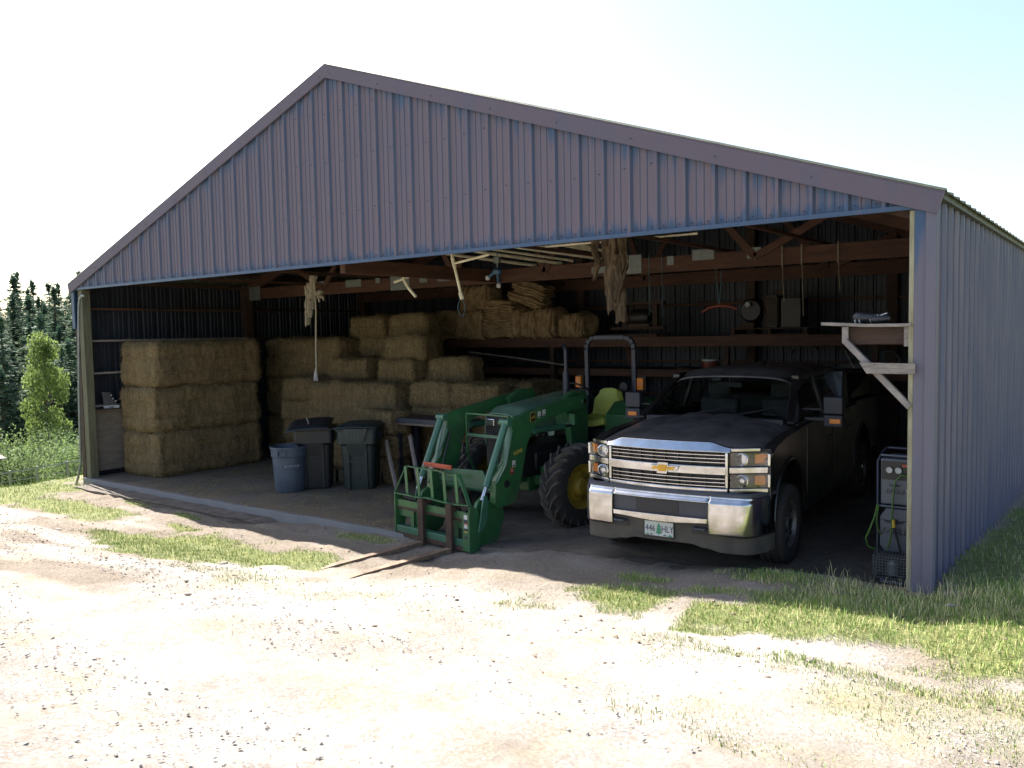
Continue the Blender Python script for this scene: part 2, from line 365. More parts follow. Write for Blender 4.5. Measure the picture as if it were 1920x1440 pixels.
def rng_(s, a, b_, c=0, d=1):
    r = N('ShaderNodeMapRange'); r.inputs[1].default_value = a; r.inputs[2].default_value = b_; r.inputs[3].default_value = c; r.inputs[4].default_value = d; L(s, r.inputs[0]); return r.outputs[0]
def mixc(f, a, b_):
    x = N('ShaderNodeMix'); x.data_type = 'RGBA'
    for k, q in ((6, a), (7, b_)):
        if isinstance(q, tuple): x.inputs[k].default_value = (*q, 1)
        else: L(q, x.inputs[k])
    if isinstance(f, float): x.inputs[0].default_value = f
    else: L(f, x.inputs[0])
    return x.outputs[2]
vor = N('ShaderNodeTexVoronoi'); vor.inputs['Scale'].default_value = 38; L(tc.outputs['Object'], vor.inputs['Vector'])
dirt = mixc(rng_(noi(.9), .35, .65), (.44, .41, .38), (.31, .275, .24))
dirt = mixc(rng_(noi(14, 8, .7), .45, .75), dirt, (.27, .215, .17))
peb = mixc(rng_(vor.outputs['Distance'], .1, .6), (.50, .478, .455), dirt)
dirt2 = mixc(rng_(noi(2.1), .42, .62), dirt, peb)
straw_ = mixc(rng_(noi(60, 3, .8), .45, .6), (.42, .36, .22), (.25, .20, .11))
dirt3 = mixc(rng_(noi(1.3, 4), .5, .7, 0, .55), dirt2, straw_)
sat = N('ShaderNodeAttribute'); sat.attribute_name = 'soil'
soilc = mixc(rng_(noi(19, 9, .8), .38, .66), (.23, .19, .15), (.125, .098, .076)); soilc = mixc(rng_(noi(55, 3, .8), .55, .7, 0, .6), soilc, (.40, .33, .22))
dirt3 = mixc(rng_(sat.outputs['Fac'], .15, .95, 0, .88), dirt3, soilc)
gat = N('ShaderNodeAttribute'); gat.attribute_name = 'grass'
gcol = mixc(rng_(noi(9, 8, .75), .4, .62), (.115, .155, .038), (.24, .245, .09))
sxx = N('ShaderNodeSeparateXYZ'); L(tc.outputs['Object'], sxx.inputs[0]); gcol = mixc(rng_(sxx.outputs[0], -34, -44), gcol, (.030, .050, .018))
L(mixc(rng_(gat.outputs['Fac'], .25, .8, 0, .85), dirt3, gcol), b.inputs['Base Color'])
b.inputs['Roughness'].default_value = .95; b.inputs['Specular IOR Level'].default_value = .15
bp = N('ShaderNodeBump'); bp.inputs['Strength'].default_value = 1.0; bp.inputs['Distance'].default_value = .04; L(noi(17, 12, .78), bp.inputs['Height'])
bp2 = N('ShaderNodeBump'); bp2.inputs['Strength'].default_value = .5; bp2.inputs['Distance'].default_value = .012; bp2.invert = True; L(vor.outputs['Distance'], bp2.inputs['Height']); L(bp.outputs[0], bp2.inputs['Normal']); L(bp2.outputs[0], b.inputs['Normal'])
ground.data.materials.append(m)
def gzn(x, y):
    z = gz(x, y); wgt = 1-sm(0, .4, y) if (-14.6 < x < -.2) else 1
    return z+(nz(x*1.1, y*1.1)*.045+nz(x*4.2, y*4.2, 5)*.022+max(0, nz(x*8, y*8, 2))*.012)*wgt

# grass blades
bv = []; bf = []; bm_ = []
def blade(x, y, z, h, wd, mat):
    a = rng.uniform(0, 2*PI); la = rng.uniform(0, 2*PI); ln = h*rng.uniform(.15, .75); k = len(bv)
    dx, dy = math.cos(a)*wd/2, math.sin(a)*wd/2; lx, ly = math.cos(la)*ln, math.sin(la)*ln
    bv.extend([(x-dx, y-dy, z-.01), (x+dx, y+dy, z-.01), (x+dx*.7+lx*.35, y+dy*.7+ly*.35, z+h*.6), (x-dx*.7+lx*.35, y-dy*.7+ly*.35, z+h*.6), (x+lx, y+ly, z+h)])
    bf.extend([(k, k+1, k+2), (k, k+2, k+3), (k+3, k+2, k+4)]); bm_.extend([mat]*3)
def scatter(x0, x1, y0, y1, n, hs, th=.3):
    for _ in range(n):
        x = rng.uniform(x0, x1); y = rng.uniform(y0, y1); g = grass(x, y)
        if g > th*rng.uniform(.5, 1.6):
            tall = 1+1.0*max(0, nz(x*2.2, y*2.2, 4))
            blade(x, y, gzn(x, y), rng.uniform(.35, 1)*hs*tall*(.5+.5*g), rng.uniform(.003, .007), int(rng.choice(3, p=(.45, .3, .25))))
scatter(-3.2, 2.8, -2.2, .35, 42000, .06, .2); scatter(-1.5, 2.8, -4.0, -1.6, 12000, .035, .2); scatter(-.05, 2.8, .3, 7, 14000, .055)
scatter(-10.5, -5.6, -3.0, -.2, 20000, .05); scatter(-16.5, -10.3, -3.2, .3, 16000, .06); scatter(-6, -2.5, -3.2, -.8, 6000, .035)
for _ in range(420):                       # dry stems against the right corner
    x = rng.uniform(-.9, 1.0); y = rng.normal(-.3, .25); blade(x, y, gzn(x, y), rng.uniform(.06, .17), .004, 2)
pm('blade_green', (.13, .25, .04), (.18, .27, .06), 3, .6, spec=.3); pm('blade_mid', (.26, .32, .08), (.33, .35, .12), 3, .7, spec=.3); pm('blade_dry', (.50, .46, .23), (.58, .52, .30), 3, .8, spec=.2)
tag(raw('grass', bv, bf, ['blade_green', 'blade_mid', 'blade_dry'], bm_), kind='stuff')

# gravel and clods
ico = [Vector(p).normalized() for p in ((0,-.53,.85),(0,.53,.85),(0,-.53,-.85),(0,.53,-.85),(.85,0,.53),(.85,0,-.53),(-.85,0,.53),(-.85,0,-.53),(.53,.85,0),(-.53,.85,0),(.53,-.85,0),(-.53,-.85,0))]
icf = [(0,1,6),(0,4,1),(0,10,4),(0,11,10),(0,6,11),(3,2,7),(3,5,2),(3,8,5),(3,9,8),(3,7,9),(1,9,6),(1,8,9),(1,4,8),(4,5,8),(4,10,5),(10,2,5),(10,11,2),(11,7,2),(11,6,7),(6,9,7)]
icv = np.array([tuple(p) for p in ico]); icf = np.array(icf)
def stones(n, rx, ry, smin, smax, dens):
    vs = []; fs = []; k = 0
    while k < n:
        x = rng.uniform(*rx); y = rng.uniform(*ry)
        if rng.random() > dens(x, y): continue
        s = smin+(smax-smin)*rng.random()**5
        p = icv*rng.uniform(.7, 1.3, (12, 1))*np.array([rng.uniform(.8, 1.5), rng.uniform(.7, 1.1), rng.uniform(.45, .8)])*s
        a = rng.uniform(0, 2*PI); c, q = math.cos(a), math.sin(a)
        p = np.stack([p[:, 0]*c-p[:, 1]*q, p[:, 0]*q+p[:, 1]*c, p[:, 2]], 1)+np.array([x, y, gzn(x, y)+s*.2])
        vs.append(p); fs.append(icf+12*k); k += 1
    return np.concatenate(vs), np.concatenate(fs)
pm('gravel_mat', (.42, .385, .35), (.26, .23, .205), 2.5, .95, 0, .3, spec=.2)
v_, f_ = stones(27000, (-12.5, 1.8), (-6.6, -1.6), .003, .0115, lambda x, y: (.12+1.1*max(0, nz(x*.8, y*.8, 7)+.15)+.5*sm(-3, -8, x))*(1-.85*grass(x, y))*sm(-1.4, -2.8, y))
tag(raw('gravel', v_, f_, ['gravel_mat']), kind='stuff')
v_, f_ = stones(2600, (-13.5, 1.6), (-3.4, -.1), .003, .018, lambda x, y: .2+max(0, nz(x*1.6, y*1.6, 17)))
pm('clod_mat', (.27, .21, .165), (.17, .13, .10), 9, .95, 0, .4, spec=.15)
tag(raw('dirt_clods', v_, f_, ['clod_mat']), kind='stuff')
def rock(x, y, s, label):
    p = icv*rng.uniform(.75, 1.25, (12, 1))*np.array([1.4, .9, .5])*s
    o = raw('rock', p, icf, ['stone']); o.location = (x, y, gzn(x, y)+s*.12); o.rotation_euler = (0, 0, rng.uniform(0, 6)); tag(o, label, 'rock', 'loose rocks lying about the yard')
    sb = o.modifiers.new('s', 'SUBSURF'); sb.levels = 1; sb.render_levels = 1
    return o

# ------------------------------------------------------------------ floor
fm = M(); xs = np.linspace(-14.62, -.2, 90)
def flz(x, y): return fl(x)+nz(x*1.5, y*1.5)*.008+nz(x*5, y*5, 3)*.004
fm.grid(lambda u, v: (-14.62+14.42*u, -.05+7.25*v+.03*nz((-14.62+14.42*u)*2.3, 0)*(v == 0), flz(-14.62+14.42*u, -.05+7.25*v)), 180, 90, 'concrete')
fm.grid(lambda u, v: (-14.62+14.42*u, -.05+.03*nz((-14.62+14.42*u)*2.3, 0), flz(-14.62+14.42*u, -.05)-(1-v)*.3), 180, 3, 'concrete')
floor = fm.obj('floor', smooth=40); tag(floor, kind='structure')
m, t, b = newmat('floor_mat'); L = t.links.new; N = t.nodes.new; tc = N('ShaderNodeTexCoord')
c_ = mixc(rng_(noi(1.2), .4, .62), (.150, .122, .096), (.088, .070, .054))
c_ = mixc(rng_(noi(11, 8, .75), .5, .72), c_, (.05, .04, .034))
st_ = mixc(rng_(noi(70, 3, .8), .42, .6), (.20, .155, .09), (.09, .068, .04))
sx = N('ShaderNodeSeparateXYZ'); L(tc.outputs['Object'], sx.inputs[0])
ms_ = N('ShaderNodeMath'); ms_.operation = 'MULTIPLY'; L(rng_(noi(1.9, 7, .7), .42, .58), ms_.inputs[0]); L(rng_(sx.outputs[0], -5.6, -7.0, 0, .85), ms_.inputs[1])
c_ = mixc(ms_.outputs[0], c_, st_)
ed = N('ShaderNodeMath'); ed.operation = 'MULTIPLY'; L(rng_(sx.outputs[1], .05, -.03), ed.inputs[0]); L(rng_(sx.outputs[0], -4.6, -6), ed.inputs[1])
c_ = mixc(ed.outputs[0], c_, (.19, .19, .195)); L(c_, b.inputs['Base Color']); b.inputs['Roughness'].default_value = .92
bp = N('ShaderNodeBump'); bp.inputs['Strength'].default_value = .6; bp.inputs['Distance'].default_value = .012; L(noi(30, 9, .75), bp.inputs['Height']); L(bp.outputs[0], b.inputs['Normal'])
floor.data.materials.clear(); floor.data.materials.append(m)
pm('footing_mat', (.20, .165, .135), (.10, .080, .064), 5, .95, 0, .8, bscale=30)
ft = M(); ft.grid(lambda u, v: (-14.3+6.0*u, -.42+.38*v+.03*nz((-14.3+6.0*u)*1.9, 4), -.085+.02*nz(u*14, v*3)-.12*(u > .9)*(u-.9)*10), 80, 6, 'footing_mat')
ft.grid(lambda u, v: (-14.3+6.0*u, -.42+.03*nz((-14.3+6.0*u)*1.9, 4), -.095+.02*nz(u*14, 0)-.12*(u > .9)*(u-.9)*10-.25*(1-v)), 80, 2, 'footing_mat')
tag(ft.obj('footing', smooth=40), kind='structure')
# loose straw on the floor
lv = []; lf = []
for _ in range(9500):
    x = rng.uniform(-13.2, -6.0); y = rng.uniform(-.02, 2.6)
    if nz(x*1.3, y*1.3, 2)+.25 < rng.random()*.7: continue
    a = rng.uniform(0, PI); ln = rng.uniform(.02, .09); k = len(lv); z = flz(x, y)+rng.uniform(.003, .02); q = .004
    dx, dy = math.cos(a)*ln, math.sin(a)*ln
    lv.extend([(x-dx-dy/ln*q, y-dy+dx/ln*q, z), (x-dx+dy/ln*q, y-dy-dx/ln*q, z), (x+dx, y+dy, z+rng.uniform(-.002, .02))]); lf.append((k, k+1, k+2))
tag(raw('loose_straw', lv, lf, ['straw']), kind='stuff')

# ------------------------------------------------------------------ barn
H = 3.5875; EV = 3.69; W = 14.72; XA = -7.36; PK = 6.20; SL = (PK-EV)/7.36; DP = 7.3; RB = .3048
barn = thing('pole_barn', 'large open-fronted pole barn clad in faded purple and blue ribbed metal', 'barn', (0, 0, 0))
PROF = [(0, 0), (.014, .030), (.046, .030), (.068, 0), (.126, 0), (.133, .007), (.145, .007), (.152, 0), (.208, 0), (.215, .007), (.227, .007), (.234, 0)]
def ribbed(m, n0, n1, p0, ax, out, z0f, z1f, mat, lim=None):
    # ribs along ax ('x' or 'y'); out = outward direction vector; p0 = base coordinate of rib 0
    vs = []; uv = []; pts = []
    for n in range(n0, n1+1):
        for a, h in (PROF[:4] if mat == 'paint_side' else PROF): pts.append((p0+n*RB+a, h))
    pts.append((p0+(n1+1)*RB, 0))
    if lim: pts = [(min(max(a, lim[0]), lim[1]), h) for a, h in pts if lim[0]-.01 < a < lim[1]+.01]
    for a, h in pts:
        z0 = z0f(a); z1 = z1f(a)
        for z in (z0, z1):
            p = Vector((a, 0, z)) if ax == 'x' else Vector((0, a, z))
            vs.append(p+Vector(out)*h); uv.append((z1-z, z-z0))
    o = len(m.v); m.add(vs, [], mat); m.uv = (m.uv or [])+uv; km = m.mi(mat); kf = m.mi('liner' if mat == 'liner' else 'paint_flank_shade'); ke = m.mi('paint_flank_lit') if mat == 'paint_side' else km
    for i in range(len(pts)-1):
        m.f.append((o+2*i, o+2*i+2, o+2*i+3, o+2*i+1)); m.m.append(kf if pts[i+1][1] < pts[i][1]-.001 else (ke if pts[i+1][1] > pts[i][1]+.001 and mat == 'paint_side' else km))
def screws(m, pts, d):
    for p in pts:
        p = Vector(p); dv = Vector(d); a = dv.orthogonal().normalized()*.0075; c = dv.cross(a)
        ring = [p+a*math.cos(k*PI/3)+c*math.sin(k*PI/3) for k in range(6)]
        m.add(ring+[q+dv*.006 for q in ring], [(6, 7, 8, 9, 10, 11)]+[(k, (k+1) % 6, (k+1) % 6+6, k+6) for k in range(6)], 'screw'); m.uv += [(9, 9)]*12
rake = lambda x: PK-SL*abs(x-XA)
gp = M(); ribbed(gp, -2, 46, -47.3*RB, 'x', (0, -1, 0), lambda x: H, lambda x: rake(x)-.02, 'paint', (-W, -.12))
sc = []
for i in range(-1, 47):
    x = (i-47.3)*RB
    if -W < x < -.2:
        sc += [(x-.035, -.003, H+.05), (x+.10, -.003, H+.05)]
        for zz in (4.25, 4.95, 5.6):
            if zz < rake(x)-.25: sc.append((x-.03, -.003, zz+.02*math.sin(i)))
screws(gp, sc, (0, -1, 0))
gp.T = Matrix.Translation((0, -.03, 0)); gp.v = [(a, b_-.03, c) for a, b_, c in gp.v]; gp.obj('front_gable', barn, smooth=25)
tr = M(); tr.box((-W+.0, -.062, H-.03), (-.12, -.026, H+.012), 'paint_trim'); tr.uv = [(9, .0)]*8; tr.obj('header_trim', barn, bevel=.003)
hb = M(); hb.box((-14.58, .0, H+.02), (-.14, .04, H+.095), 'wood_dark'); hb.obj('header_beam', barn)
for sgn, nm in ((-1, 'left'), (1, 'right')):
    rk = M(); xe = XA+sgn*(7.36+.10); y0 = -.085
    zA, zE = PK+.01, rake(xe)+.01; d = .165
    P = [(XA, zA), (xe, zE), (xe-sgn*.05, zE-d), (XA, zA-d)]
    rk.prism(P, -.085, -.062, 'paint_trim', 'y'); n0 = len(rk.v)
    rk.add([(XA, -.085, zA+.012), (xe, -.085, zE+.012), (xe, .12, zE+.012), (XA, .12, zA+.012), (XA, -.085, zA+.002), (xe, -.085, zE+.002), (xe, .12, zE+.002), (XA, .12, zA+.002)], [(0,1,2,3),(4,7,6,5),(0,4,5,1),(1,5,6,2),(2,6,7,3)], 'paint_trim')
    rk.uv = [(9, 9)]*len(rk.v)
    screws(rk, [(XA+sgn*k*.9+sgn*.1, -.086, rake(XA+sgn*k*.9)-.13) for k in range(0, 9) if k*.9 < 7.2], (0, -1, 0))
    rk.obj('rake_trim', barn)
cj = M()                                              # corner trims
cj.box((-.125, -.045, -.1), (.0, -.030, H+.10), 'paint_jamb'); cj.uv = [(3.7, 0), (3.7, 0), (3.7, 0), (3.7, 0), (0, 3.7), (0, 3.7), (0, 3.7), (0, 3.7)]
cj.obj('jamb_trim', barn, bevel=.003)
ct = M(); ct.box((-.035, -.068, -.1), (.045, -.046, EV-.05), 'paint_jamb'); ct.box((.023, -.046, -.1), (.045, .05, EV-.05), 'paint_jamb'); ct.uv = [(3.7, 9)]*16
ct.obj('corner_trim', barn, bevel=.003)
cl = M(); cl.box((-W-.03, -.06, H-.75), (-W+.07, -.03, H+.12), 'paint_jamb'); cl.box((-W-.03, -.03, H-.75), (-W-.008, .1, H+.12), 'paint_jamb'); cl.uv = [(1, .02)]*16; cl.obj('corner_trim', barn)
jw = M(); jw.box((-.166, -.035, -.1), (-.127, .12, H-.035), 'jamb_wood'); jw.obj('door_jamb', barn, bevel=.003)
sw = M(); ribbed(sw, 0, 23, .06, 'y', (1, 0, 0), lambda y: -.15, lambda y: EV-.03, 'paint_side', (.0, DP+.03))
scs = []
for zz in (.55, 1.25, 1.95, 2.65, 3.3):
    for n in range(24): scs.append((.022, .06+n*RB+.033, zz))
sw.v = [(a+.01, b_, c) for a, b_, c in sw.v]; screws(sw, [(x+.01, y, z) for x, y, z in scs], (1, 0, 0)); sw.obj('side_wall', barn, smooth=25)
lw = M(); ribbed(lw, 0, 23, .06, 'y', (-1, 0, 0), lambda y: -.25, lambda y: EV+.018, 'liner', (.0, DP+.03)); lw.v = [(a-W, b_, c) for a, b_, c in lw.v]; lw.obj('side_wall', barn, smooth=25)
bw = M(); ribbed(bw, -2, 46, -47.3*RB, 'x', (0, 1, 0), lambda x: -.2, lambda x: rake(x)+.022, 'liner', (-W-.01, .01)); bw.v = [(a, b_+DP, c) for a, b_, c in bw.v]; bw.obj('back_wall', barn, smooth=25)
for sgn in (-1, 1):                                   # roof sheets with ribs running up the slope
    rf = M(); vs = []; n = 0; xe = XA+sgn*7.47
    pts = []
    y = -.08
    while y < DP+.12:
        for a, h in ((0, 0), (.02, .022), (.045, .022), (.065, 0)): pts.append((y+a, h))
        y += RB
    for yy, h in pts: vs += [(XA, yy, PK+.025+h), (xe, yy, rake(xe)+.025+h)]
    rf.add(vs, [(2*i, 2*i+2, 2*i+3, 2*i+1) for i in range(len(pts)-1)], 'roof_metal'); rf.obj('roof_sheet', barn, solid=.006)
rc = M(); rc.prism([(XA-.25, PK-.055), (XA, PK+.045), (XA+.25, PK-.055), (XA, PK+.03)], -.06, DP+.15, 'paint_trim', 'y'); rc.uv = [(9, 9)]*len(rc.v); rc.obj('ridge_cap', barn)
ef = M(); ef.box((.03, .0, EV-.055), (.075, DP+.1, EV+.0), 'roof_metal'); ef.obj('eave_fascia', barn)
ef = M(); ef.box((-W-.075, .0, EV-.055), (-W-.03, DP+.1, EV+.0), 'roof_metal'); ef.obj('eave_fascia', barn)
def post(x0, y0, x1, y1, z1, mat='wood_dark', z0=-.3):
    p = M(); p.box((x0, y0, z0), (x1, y1, z1), mat); return p.obj('post', barn, bevel=.006)
post(-14.57, -.02, -14.41, .13, H+.02, 'post_green'); post(-14.60, 3.56, -14.42, 3.74, 3.75); post(-.2, 3.56, -.03, 3.74, 3.75, 'wood_red'); post(-14.6, 7.05, -14.4, 7.25, 4)
for x in (-11.3, -8.0, -4.35, -1.95): post(x, 7.08, x+.16, 7.24, rake(x)-.1, 'wood_dark')
oj = M(); oj.box((-W+.005, -.025, -.25), (-14.58, .02, H-.76), 'wood_dark'); oj.obj('outer_board', barn)
pl_ = M(); pl_.box((-14.55, .14, .10), (-14.53, 1.9, 1.30), 'plywood'); pl_.obj('plywood_panel', barn, bevel=.002)
for k, z in enumerate((1.33, 1.96, 2.58, 3.19)):      # girts on the left wall
    g = M(); mt = 'wood_grey' if k < 3 else 'wood_dark'
    if z > 3.15: mt = 'wood_redy'
    g.box((-14.66, .13, z), (-14.52, 3.55, z+.038), mt); g.obj('girt', barn)
    g = M(); g.box((-14.66, 3.75, z), (-14.52, 7.1, z+.038), 'wood_dark'); g.obj('girt', barn)
    g = M(); g.box((-.15, .13, z), (-.01, 7.1, z+.038), 'wood_dark'); g.obj('girt', barn)
for z in (.7, 1.33, 1.96, 3.05, 3.9, 4.6):
    g = M(); hw = min(14.5/2, (PK-z)/SL-.1); g.box((XA-hw, 7.15, z), (XA+hw, 7.29, z+.04), 'wood_red'); g.obj('girt', barn)
# trusses
def truss(y, th=.076, plates=True):
    c = M(); c.box((-14.6, y-th/2, 3.45), (-.03, y+th/2, 3.68), 'wood_red'); ch = c.obj('truss_chord', barn, bevel=.004)
    for s in (-1, 1):
        r_ = M(); r_.bar((XA+s*7.3, y, rake(XA+s*7.3)-.13), (XA, y, PK-.13), .07, .2, 'wood_red'); r_.obj('rafter', barn)
    for xa, xb in ((-11.85, -12.9), (-11.85, -10.8), (-8.3, -9.4), (-6.4, -5.3), (-8.3, -7.4), (-6.4, -7.3), (-2.87, -3.95), (-2.87, -1.8)):
        r_ = M(); zb = rake(xb)-.2; r_.bar((xa, y-.05, 3.58), (xb, y-.05, zb), .04, .1, 'wood_red'); r_.obj('web', barn)
    if plates:
        for x0, x1, z0, z1 in ((-2.98, -2.78, 3.56, 3.71), (-3.8, -3.46, 3.59, 3.74), (-4.2, -4.09, 3.55, 3.68), (-4.92, -4.62, 3.46, 3.74), (-5.5, -5.2, 3.50, 3.60), (-5.2, -5.05, 3.56, 3.66), (-9.95, -9.45, 3.44, 3.74), (-9.2, -9.0, 3.55, 3.68), (-8.75, -8.45, 3.55, 3.70), (-11.2, -10.75, 3.56, 3.70), (-12.05, -11.8, 3.60, 3.72), (-14.35, -13.95, 3.42, 3.72), (-10.35, -10.22, 3.6, 3.7)):
            p = M(); yy = y-th/2-.012; n_ = max(3, int((x1-x0)/.022)); pts = []
            for k in range(n_+1): pts.append((x0+(x1-x0)*k/n_, yy-(.004 if k % 2 else 0)))
            vs = [(a, b_, z) for a, b_ in pts for z in (z0, z1)]
            p.add(vs, [(2*i, 2*i+2, 2*i+3, 2*i+1) for i in range(n_)], 'galv'); p.obj('gusset_plate', ch)
truss(3.65); truss(7.1, plates=False)
c = M(); c.box((-14.6, .05, 3.61), (-.14, .13, 3.69), 'wood_dark'); c.obj('truss_chord', barn)
for s in (-1, 1):
    r_ = M(); r_.bar((XA+s*7.3, .09, rake(XA+s*7.3)-.15), (XA, .09, PK-.15), .07, .2, 'wood_dark'); r_.obj('rafter', barn)
b_ = M(); b_.box((XA-.05, .13, 3.46), (XA+.05, 3.60, 3.66), 'wood_redy'); b_.obj('brace_beam', barn)
for x in (-12.6, -3.35, -2.0, -10.2, -5.0):
    b_ = M(); b_.box((x-.02, .13, 3.69), (x+.02, 7.1, 3.73), 'wood_redy'); b_.obj('brace_beam', barn)
for k in range(1, 13):                                 # purlins under the roof
    for s in (-1, 1):
        x = XA+s*k*.6
        p = M(); p.box((x-.02, .02, rake(x)-.075), (x+.02, DP, rake(x)-.0), 'wood_dark'); p.obj('purlin', barn)
kn = M(); kn.bar((-6.70, 6.9, 2.3), (-6.40, 6.9, .9), .09, .09, 'wood_red'); kn.obj('knee_brace', barn)
cd = M(); cd.tube([(-14.17, -.09, 3.42), (-14.25, -.1, 3.44), (-14.34, -.1, 3.38), (-14.38, -.1, 3.25), (-14.42, -.1, 2.9), (-14.55, -.1, 1.6), (-14.62, -.1, .3), (-14.70, -.13, .0), (-14.82, -.16, -.3)], .022, 'galv', 10); cd.obj('conduit', barn, smooth=60)

# ------------------------------------------------------------------ back shelves
sh = thing('wall_shelf', 'long upper board shelf on the back wall carrying sack bundles and machines', 'shelf', (0, 0, 0))
p = M(); p.box((-10.6, 5.86, 2.30), (-.2, 5.90, 2.48), 'wood_red'); p.obj('front_board', sh, bevel=.004)
p = M(); p.box((-10.6, 5.905, 2.44), (-.2, 7.14, 2.48), 'wood_dark'); p.obj('shelf_board', sh)
for x in (-10.5, -7.9, -4.3, -1.9):
    p = M(); p.box((x, 5.91, -.1), (x+.09, 6.0, 2.43), 'wood_dark'); p.obj('shelf_post', sh)
sh2 = thing('wall_shelf', 'long lower board shelf on the back wall under the sack shelf', 'shelf', (0, 0, 0))
p = M(); p.box((-10.4, 6.1, 1.74), (-.2, 6.14, 1.88), 'wood_red'); p.obj('front_board', sh2, bevel=.004)
p = M(); p.box((-10.4, 6.145, 1.84), (-.2, 7.14, 1.88), 'wood_dark'); p.obj('shelf_board', sh2)

# ------------------------------------------------------------------ lumpy boxes: hay and sacks
def lumpy(name, sx, sy, sz, n, fn, mat, rnd=.06, fuzz=0, parent=None, fmat='straw', flen=.06, seed=0):
    rg = np.random.default_rng(seed); nn = {0: max(2, int(sx*n)), 1: max(2, int(sy*n)), 2: max(2, int(sz*n))}; S3 = np.array([sx, sy, sz])/2
    vs = []; fs = []; o = 0; fz = []
    for ax in range(3):
        a1, a2 = [k for k in range(3) if k != ax]
        for sg in (-1, 1):
            U, V2 = np.meshgrid(np.linspace(-1, 1, nn[a1]+1), np.linspace(-1, 1, nn[a2]+1))
            P = np.zeros((U.size, 3)); P[:, ax] = sg; P[:, a1] = U.ravel(); P[:, a2] = V2.ravel(); P *= S3
            inner = np.clip(P, -(S3-rnd), S3-rnd); d = P-inner; l = np.linalg.norm(d, axis=1, keepdims=True); Nn = d/np.maximum(l, 1e-6)
            P = inner+Nn*rnd
            D = np.array([fn(*p, *q) for p, q in zip(P, Nn)])[:, None]; P = P+Nn*D
            vs.append(P); w_ = nn[a1]+1; I2, J2 = np.meshgrid(np.arange(nn[a1]), np.arange(nn[a2])); b0 = (J2*w_+I2).ravel()+o
            q = np.stack([b0, b0+1, b0+w_+1, b0+w_], 1)
            if (sg > 0) != (ax != 1): q = q[:, ::-1]
            fs.append(q); o += len(P); fz.append((P, Nn))
    ob = raw(name, np.concatenate(vs), np.concatenate(fs), [mat, fmat], parent=parent, smooth=True)
    if fuzz:
        P = np.concatenate([a for a, _ in fz]); Nn = np.concatenate([b for _, b in fz]); k = rg.integers(0, len(P), fuzz)
        p = P[k]; q = Nn[k]; tdir = rg.normal(0, 1, (fuzz, 3)); tdir[:, 2] *= 1.5; tdir = tdir-(tdir*q).sum(1, keepdims=True)*q*.8; tdir /= np.linalg.norm(tdir, axis=1, keepdims=True)
        ln = rg.uniform(.3, 1, (fuzz, 1))*flen; wv = np.cross(tdir, q); wv /= np.maximum(np.linalg.norm(wv, axis=1, keepdims=True), 1e-6); wv *= .0028
        base = p+rg.normal(0, .01, (fuzz, 3)); tip = base+tdir*ln+q*rg.uniform(.0, .4, (fuzz, 1))*ln
        vv = np.stack([base+wv-q*.004, base-wv-q*.004, tip], 1).reshape(-1, 3); ff = np.arange(fuzz*3).reshape(-1, 3)
        me = bpy.data.meshes.new(name+'_fuzz'); f2 = raw(name, vv, ff, [fmat])
        # join by python: extend into one mesh
        import bmesh
        bmx = bmesh.new(); bmx.from_mesh(ob.data); nf = len(bmx.faces); bmx.from_mesh(f2.data); bmx.faces.ensure_lookup_table()
        for fc in bmx.faces[nf:]: fc.material_index = 1
        bmx.to_mesh(ob.data); bmx.free(); bpy.data.objects.remove(f2); bpy.data.meshes.remove(me)
    return ob
def hayfn(seed, per=.2):
    def f(x, y, z, a, b, c):
        e = -.028*math.exp(-((z-.14+.01*math.sin(x*5))/.016)**2)-.028*math.exp(-((z+.16+.01*math.cos(y*6))/.016)**2) if per > .3 else -.018*math.exp(-((z-.02)/.016)**2)
        e += .065*nz(x*2.2+seed, y*2.2, z*2.2)+.020*nz(x*9+seed, y*9, z*5)
        if abs(c) < .6: e += .016*nz((x+y)*34+seed, z*4, 1)+.009*math.sin((x+y)*9+seed)
        else: e += .012*nz(x*16, y*16, seed)
        return e
    return f
BIG = []
for k in range(3):
    BIG.append(lumpy('straw_bale', 2.40, 1.20, .85, 34, hayfn(k*7.3, .5), 'hay', .15, 17000, seed=k, flen=.10))
SMALL = [lumpy('straw_bale', 1.06, .50, .43, 40, hayfn(50+k*3.1), 'hay', .11, 6000, seed=20+k, flen=.085) for k in range(3)]
for o in BIG+SMALL:
    o['category'] = 'straw bale'
    big = o in BIG; sx, sy, sz = (2.4, 1.2, .85) if big else (1.06, .5, .43)
    for q in ((-.16, .14) if big else (-.07, .08)):
        tw = M(); pts = []
        for i in range(33):
            a = 2*PI*i/32; cx, cy = math.cos(a), math.sin(a); k = max(abs(cx), abs(cy)); pts.append((cx/k*(sx/2+.0)*min(1, k*1.25), cy/k*(sy/2+.0)*min(1, k*1.25), q+.006*math.sin(i)))
        tw.tube(pts, .004, 'twine', 4, False); tw.obj('twine', o)
used = set()
def bale(kind, i, x, y, z, rz, label, group='big straw bales stacked in the barn'):
    src = (BIG if kind == 'B' else SMALL)[i % 3]; key = (kind, i % 3)
    h = .85 if kind == 'B' else .43
    if kind == 'S': x += .05*math.sin(x*9+z*13); y += .05*math.sin(x*5+z*21); rz += .05*math.sin(x*17+z*7)
    if key in used: o = dup(src, (x, y, z+h/2), (0, 0, rz), label)
    else: o = src; used.add(key); o.location = (x, y, z+h/2); o.rotation_euler = (0, 0, rz); o['label'] = label
    o['category'] = 'straw bale'; o['group'] = group if kind == 'B' else 'small straw bales stacked in the barn'
    return o
HP = PI/2
bale('B', 0, -13.80, 1.80, 0.0, HP+.012, 'big straw bale at the bottom of the front left stack of three')
bale('B', 1, -13.82, 1.79, .855, HP-.015, 'big straw bale in the middle of the front left stack of three')
